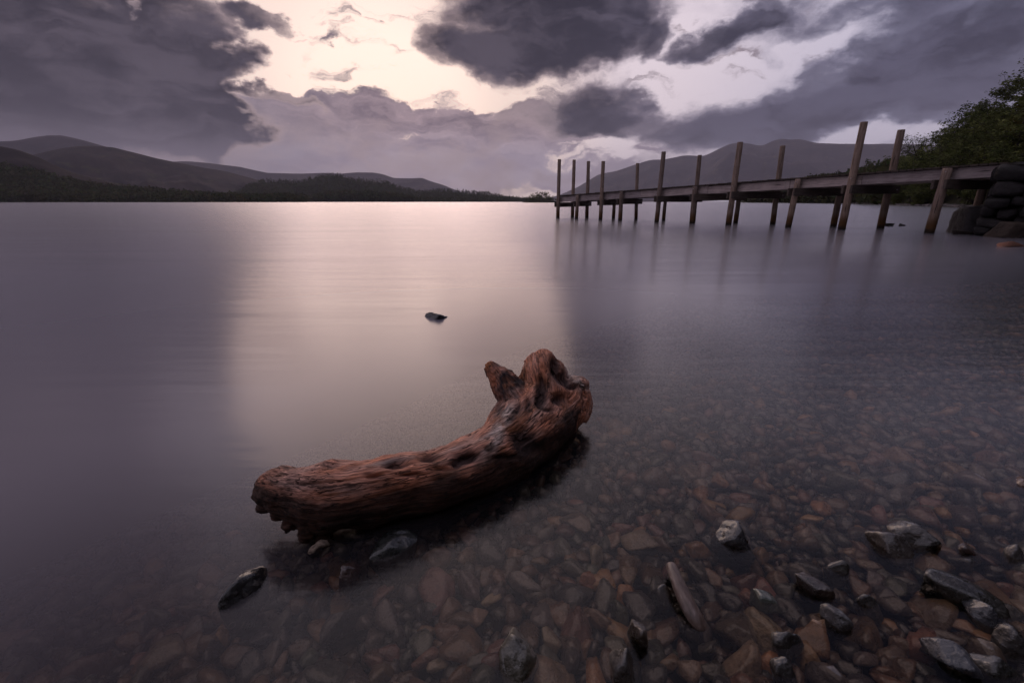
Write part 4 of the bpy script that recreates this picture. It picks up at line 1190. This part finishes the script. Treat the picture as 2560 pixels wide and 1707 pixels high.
def named_stones():
    T = TINTS; P = place_stone
    P('rock', 'lone dark rock breaking the smooth water beyond the driftwood', 1000, 724, 74, 60, 5, 0.036, 0.09, (0.030, 0.028, 0.03), 51, 'rock', tilt=(-8, 6))
    P('stone', 'dark wet stone standing in the water left of the driftwood end', 562, 1352, 62, 110, -38, 0.030, 0.075, (0.028, 0.023, 0.023), 52, tilt=(14, -16), planes=9)
    P('stone', 'rounded wet pebble with a pale streak at the bottom of the picture', 1186, 1490, 104, 118, 22, 0.036, 0.062, (0.20, 0.18, 0.13), 53, planes=24, soft=6, tilt=(6, 4))
    P('stone', 'blocky grey stone standing dry above the shallow water', 1682, 1224, 96, 84, -4, 0.034, 0.075, (0.045, 0.040, 0.044), 54, planes=7, soft=20, tilt=(-12, 4))
    P('stone', 'speckled rounded stone, front one of the close pair', 2045, 1243, 74, 92, 35, 0.030, 0.07, (0.11, 0.085, 0.07), 55, planes=16, soft=9)
    P('stone', 'dark stone with a pale top, rear one of the close pair', 2100, 1222, 92, 70, -20, 0.032, 0.07, (0.055, 0.042, 0.036), 56, planes=8, soft=18)
    P('stone', 'pale greenish white quartz stone in the shallows', 1757, 1372, 68, 50, -30, 0.008, 0.04, (0.20, 0.235, 0.20), 57, planes=10)
    P('stone', 'long flat olive slab leaning among the shore stones', 2205, 1348, 150, 70, -28, 0.028, 0.035, (0.055, 0.050, 0.038), 58, planes=8, soft=20, tilt=(14, 8))
    P('stone', 'slate blue oblong stone lying near the corner', 2188, 1500, 66, 110, 35, 0.024, 0.035, (0.10, 0.105, 0.125), 59, planes=12, soft=11)
    P('stone', 'blue grey upright flake beside the olive slab', 2258, 1392, 56, 66, 20, 0.030, 0.04, (0.085, 0.088, 0.105), 60, planes=9)
    P('stone', 'arched dark stone with a lit rim in mid shallows', 1930, 1302, 70, 52, -10, 0.018, 0.055, (0.05, 0.042, 0.034), 61, planes=10)
    P('stone', 'wedge of brown stone with a pale leading edge', 1872, 1348, 88, 50, -35, 0.020, 0.05, (0.085, 0.055, 0.042), 62, planes=8, soft=18)
    P('stone', 'narrow pale stone with a bright tip by the wedge', 1915, 1412, 44, 70, 35, 0.022, 0.05, (0.10, 0.09, 0.09), 63, planes=8)
    P('stone', 'grey speckled stone just breaking the water near the flat slab', 1993, 1380, 60, 56, 0, 0.016, 0.05, (0.085, 0.075, 0.072), 64, planes=10)
    P('stone', 'upright brown stone with a shining top near the stick', 1462, 1436, 52, 76, 20, 0.032, 0.07, (0.10, 0.068, 0.045), 65, planes=9, tilt=(10, -14))
    P('stone', 'peaked stone with a bright tip at the lower edge', 1430, 1530, 62, 74, 20, 0.034, 0.07, (0.10, 0.085, 0.075), 66, planes=10, tilt=(0, 12))
    P('stone', 'dark cracked stone with a ragged rim right of centre', 1806, 1470, 78, 56, -20, 0.016, 0.05, (0.055, 0.048, 0.042), 67, planes=9)
    P('stone', 'round headed small stone at the lower edge', 1800, 1530, 60, 50, 0, 0.018, 0.05, (0.07, 0.062, 0.06), 68, planes=14, soft=9)
    P('stone', 'large mottled brown stone lying under the water near the bottom', 1700, 1440, 108, 92, 10, -0.004, 0.05, (0.078, 0.058, 0.04), 69, planes=8, soft=16)
    P('stone', 'broad tan slab under the water below the blocky stone', 1472, 1232, 92, 54, -4, -0.022, 0.03, (0.20, 0.15, 0.10), 70, planes=7, soft=22)
    P('stone', 'tan many sided stone resting on the lake bed', 1584, 1082, 62, 56, 20, -0.034, 0.04, (0.20, 0.145, 0.10), 71, planes=9)
    P('stone', 'small orange pebble beside the tan many sided stone', 1653, 1098, 38, 32, -20, -0.030, 0.035, (0.34, 0.18, 0.09), 72, planes=14, soft=9)
    P('stone', 'bright orange brown stone alone on the lake bed', 1352, 1322, 44, 38, -10, -0.022, 0.035, (0.30, 0.135, 0.07), 73, planes=9)
    P('stone', 'pointed tan slab on the bed near the driftwood shadow', 1332, 1192, 96, 48, -28, -0.035, 0.03, (0.17, 0.125, 0.088), 74, planes=7, soft=20)
    P('stone', 'oblong pale streaked stone under misty water', 1202, 1328, 96, 48, -28, -0.024, 0.045, (0.14, 0.115, 0.098), 75, planes=9)
    P('stone', 'smooth grey cobble beside the stick', 1522, 1362, 54, 48, 0, 0.002, 0.045, (0.085, 0.08, 0.08), 76, planes=18, soft=8)
    P('stone', 'greenish dark block with a pale edge under the driftwood', 905, 1262, 120, 70, 28, 0.020, 0.09, (0.05, 0.056, 0.052), 77, planes=7, soft=22, tilt=(-14, 10))
    P('stone', 'reddish wedge stone under the broken driftwood end', 805, 1302, 66, 76, -25, 0.016, 0.07, (0.15, 0.075, 0.058), 78, planes=8, soft=18, tilt=(0, 14))
    P('stone', 'blade like stone edge lying in the driftwood shadow', 782, 1420, 120, 36, 42, -0.020, 0.05, (0.07, 0.062, 0.058), 79, planes=7, soft=22)
    P('stone', 'brown stone lying below the middle of the driftwood', 1005, 1272, 84, 50, -10, -0.012, 0.05, (0.12, 0.075, 0.052), 80, planes=9)
    P('stone', 'pale tan heart shaped stone right of the streaked pebble', 1262, 1455, 60, 44, -15, -0.016, 0.03, (0.21, 0.165, 0.11), 81, planes=8)
    P('stone', 'small white pebble far out on the lake bed', 1857, 1082, 18, 13, 0, -0.02, 0.02, (0.34, 0.36, 0.34), 82, planes=16, soft=8, sub=3)
    P('stone', 'ochre flat stone in the dim water on the right side', 2118, 1112, 44, 24, 0, -0.02, 0.02, (0.24, 0.16, 0.10), 83, planes=8, sub=3)
    P('stone', 'sharp pale shard at the right edge of the shallows', 2338, 1272, 36, 40, 10, 0.025, 0.06, (0.15, 0.135, 0.13), 84, planes=8)
    P('stone', 'lumpy wet stone in the lower right corner', 2330, 1470, 84, 70, 0, 0.030, 0.07, (0.075, 0.065, 0.06), 85, planes=9)
    P('stone', 'ribbed dark slab along the right bottom edge', 2290, 1532, 130, 56, -14, 0.014, 0.035, (0.055, 0.052, 0.045), 86, planes=8, soft=18)
    P('stone', 'red stained stone behind the shining shore stones', 2228, 1265, 62, 48, -20, 0.012, 0.045, (0.125, 0.068, 0.055), 87, planes=9)
    # a smooth stick and a curl of bark
    p0 = spot(1541, 1296, 0.022); p1 = spot(1558, 1340, 0.020); p2 = spot(1582, 1395, 0.012); p3 = spot(1612, 1443, -0.004)
    pts = np.array([p0 + (p0 - p1) * .12, p0, (p0 + p1) / 2, p1, (p1 + p2) / 2, p2, (p2 + p3) / 2, p3, p3 + (p3 - p2) * .16])
    rr = np.array([6, 13, 15, 16, 18, 19, 19, 16, 6]) * metres(1570, 1370)
    v, f = tube(pts, rr, 20, True, 0.75)
    v += 0.0012 * np.stack([fbm(v * 60 + k * 9, 3) for k in range(3)], 1)
    m, g = material('worn_stick'); n = g.noise(scaled(g, position(g), (160, 40, 90)), 1, 5, 0.6)
    finish(g, principled(g, g.ramp(n.outputs['Fac'], [(0.3, (0.07, 0.045, 0.036)), (0.55, (0.15, 0.105, 0.085)), (0.75, (0.26, 0.20, 0.18))]), 0.4, 0.5, bump(g, n.outputs['Fac'], 0.5, 0.003), 0.4, 0.2))
    me = mesh_np('stick', v, f, True)
    o = put('stick', me, m); md = o.modifiers.new('sub', 'SUBSURF'); md.levels = 2; md.render_levels = 2
    tag(o, 'smooth pale stick lying half out of the water among the stones', 'stick')
    q = [spot(706 + 52 * t, 1272 - 22 * t - 10 * math.sin(t * 3.1), 0.012 + 0.012 * math.sin(t * 3.1)) for t in np.linspace(0, 1, 9)]
    v, f = tube(np.array(q), np.array([3, 7, 9, 10, 11, 11, 10, 8, 3]) * metres(730, 1265), 12, True, 0.6)
    v += 0.004 * np.stack([fbm(v * 70 + k * 9, 3) for k in range(3)], 1)
    m2, g = material('pale_bark'); n = g.noise(position(g), 120, 5, 0.6)
    finish(g, principled(g, g.ramp(n.outputs['Fac'], [(0.35, (0.06, 0.04, 0.03)), (0.6, (0.34, 0.26, 0.20))]), 0.7, 0.3, bump(g, n.outputs['Fac'], 0.8, 0.006)))
    tag(put('bark_piece', mesh_np('bark_piece', v, f, True), m2), 'pale curl of bark caught under the broken driftwood end', 'bark')
named_stones()

def lake_stones():
    r = np.random.default_rng(99)
    cell = 0.14; grid = {}
    def near(x, y, rad, k=0.50):
        ci, cj = int(math.floor(x / cell)), int(math.floor(y / cell))
        for i in range(ci - 1, ci + 2):
            for j in range(cj - 1, cj + 2):
                for (a, b, c) in grid.get((i, j), ()):
                    if (a - x) ** 2 + (b - y) ** 2 < (k * (rad + c)) ** 2: return True
        return False
    def add(x, y, rad):
        grid.setdefault((int(math.floor(x / cell)), int(math.floor(y / cell))), []).append((x, y, rad))
    for (x, y, rad) in NAMED: add(x, y, min(rad * 1.05, 0.12))
    S = []
    for lo, hi, tries in ((0.031, 0.044, 950), (0.021, 0.031, 12000), (0.014, 0.021, 40000), (0.008, 0.014, 36000)):
        y = 0.30 + 4.6 * r.random(tries) ** 1.15; x = r.uniform(-1.6, 1.9, tries) * y
        rad = r.uniform(lo, hi, tries)
        for k in range(tries):
            if hi <= 0.014 and y[k] > 1.45: continue
            s = shore(x[k], y[k])
            if s < -0.25 or s > 3.1 or near(x[k], y[k], rad[k]): continue
            add(x[k], y[k], rad[k]); S.append((x[k], y[k], rad[k], s))
    S = np.array(S)
    X, Y, dep = project(np.stack([S[:, 0], S[:, 1], bed_z(S[:, 0], S[:, 1])], 1))
    inview = (X > -500) & (X < 2850) & (Y < 1900)
    S, X, Y, dep = S[inview], X[inview], Y[inview], dep[inview]
    log_px = np.array([(a, b, c) for a, b, c, z in LOG_MAIN])
    hid = (np.hypot(X[:, None] - log_px[None, :, 0], Y[:, None] - log_px[None, :, 1]) < log_px[None, :, 2]).any(1)
    size = S[:, 2] / dep * (S[:, 3] < 1.6) * (~hid) * ((X > 20) & (X < 2330) & (Y > 880) & (Y < 1550))
    order = np.argsort(-size); own = np.zeros(len(S), bool); own[order[:270]] = True
    keys = ['brown', 'grey', 'ochre', 'greenish grey', 'reddish', 'blackish', 'tan']; pk = [0.34, 0.18, 0.09, 0.12, 0.09, 0.13, 0.05]
    bank = {sub: [stone_shape(sub, 300 + k, int(9 + k % 8), 16 + (k % 5) * 6, 0.06, 0.54, 0.90) for k in range(26)] for sub in (1, 2, 3)}
    V = []; F = []; T = []; off = 0
    for i in range(len(S)):
        x, y, rad, s = S[i]
        key = keys[r.choice(7, p=pk)]
        tint = np.array(TINTS[key]) * (r.uniform(0.8, 2.3) if rad > 0.021 else r.uniform(0.35, 1.3)) * r.uniform(0.93, 1.07, 3)
        d = math.hypot(x, y)
        sub = 3 if own[i] else (2 if d < 1.9 else 1)
        v, f = bank[sub][r.integers(26)]
        asp = r.uniform(0.55, 0.95); th = r.uniform(0.42, 0.85) * (1.0 if rad > 0.02 else 1.2)
        v = v * np.array([rad * 1.12, rad * asp * 1.12, rad * th]) @ rot_m(r.uniform(0, 6.283), r.normal(0, .30), r.normal(0, .30)).T
        zc = float(bed_z(x, y)) + rad * th * r.uniform(-0.1, 0.7) - 0.006 + (0.007 if rad > .021 else (-0.004 if rad > 0.014 else -0.010))
        top = zc + v[:, 2].max()
        if top > 0.003 and r.random() > 0.34: zc -= top + r.uniform(0.001, 0.008)
        elif top > 0.012: zc -= top - r.uniform(0.003, 0.012)
        if own[i]:
            me = mesh_np('lake_stone', v, f, True, tint)
            o = put('lake_stone', me, M_stone, None, (x, y, zc))
            wet = zc + v[:, 2].max() > 0.004
            lab = ('wet %s stone poking out of the water at the shore' if wet else '%s stone lying under the water on the lake bed') % key
            tag(o, lab, 'stone', ('%s stones breaking the water' if wet else '%s stones on the lake bed') % key)
        else:
            V.append(v + np.array([x, y, zc])); F.append(f + off); off += len(v); T.append(np.tile(tint, (len(v), 1)))
    tag(put('lake_gravel', mesh_np('lake_gravel', np.concatenate(V), np.concatenate(F), True, np.concatenate(T)), M_stone), 'countless smaller stones covering the shallow lake bed', 'stones', kind='stuff')
    print('stones', len(S), 'tris', sum(len(f) for f in F))
lake_stones()
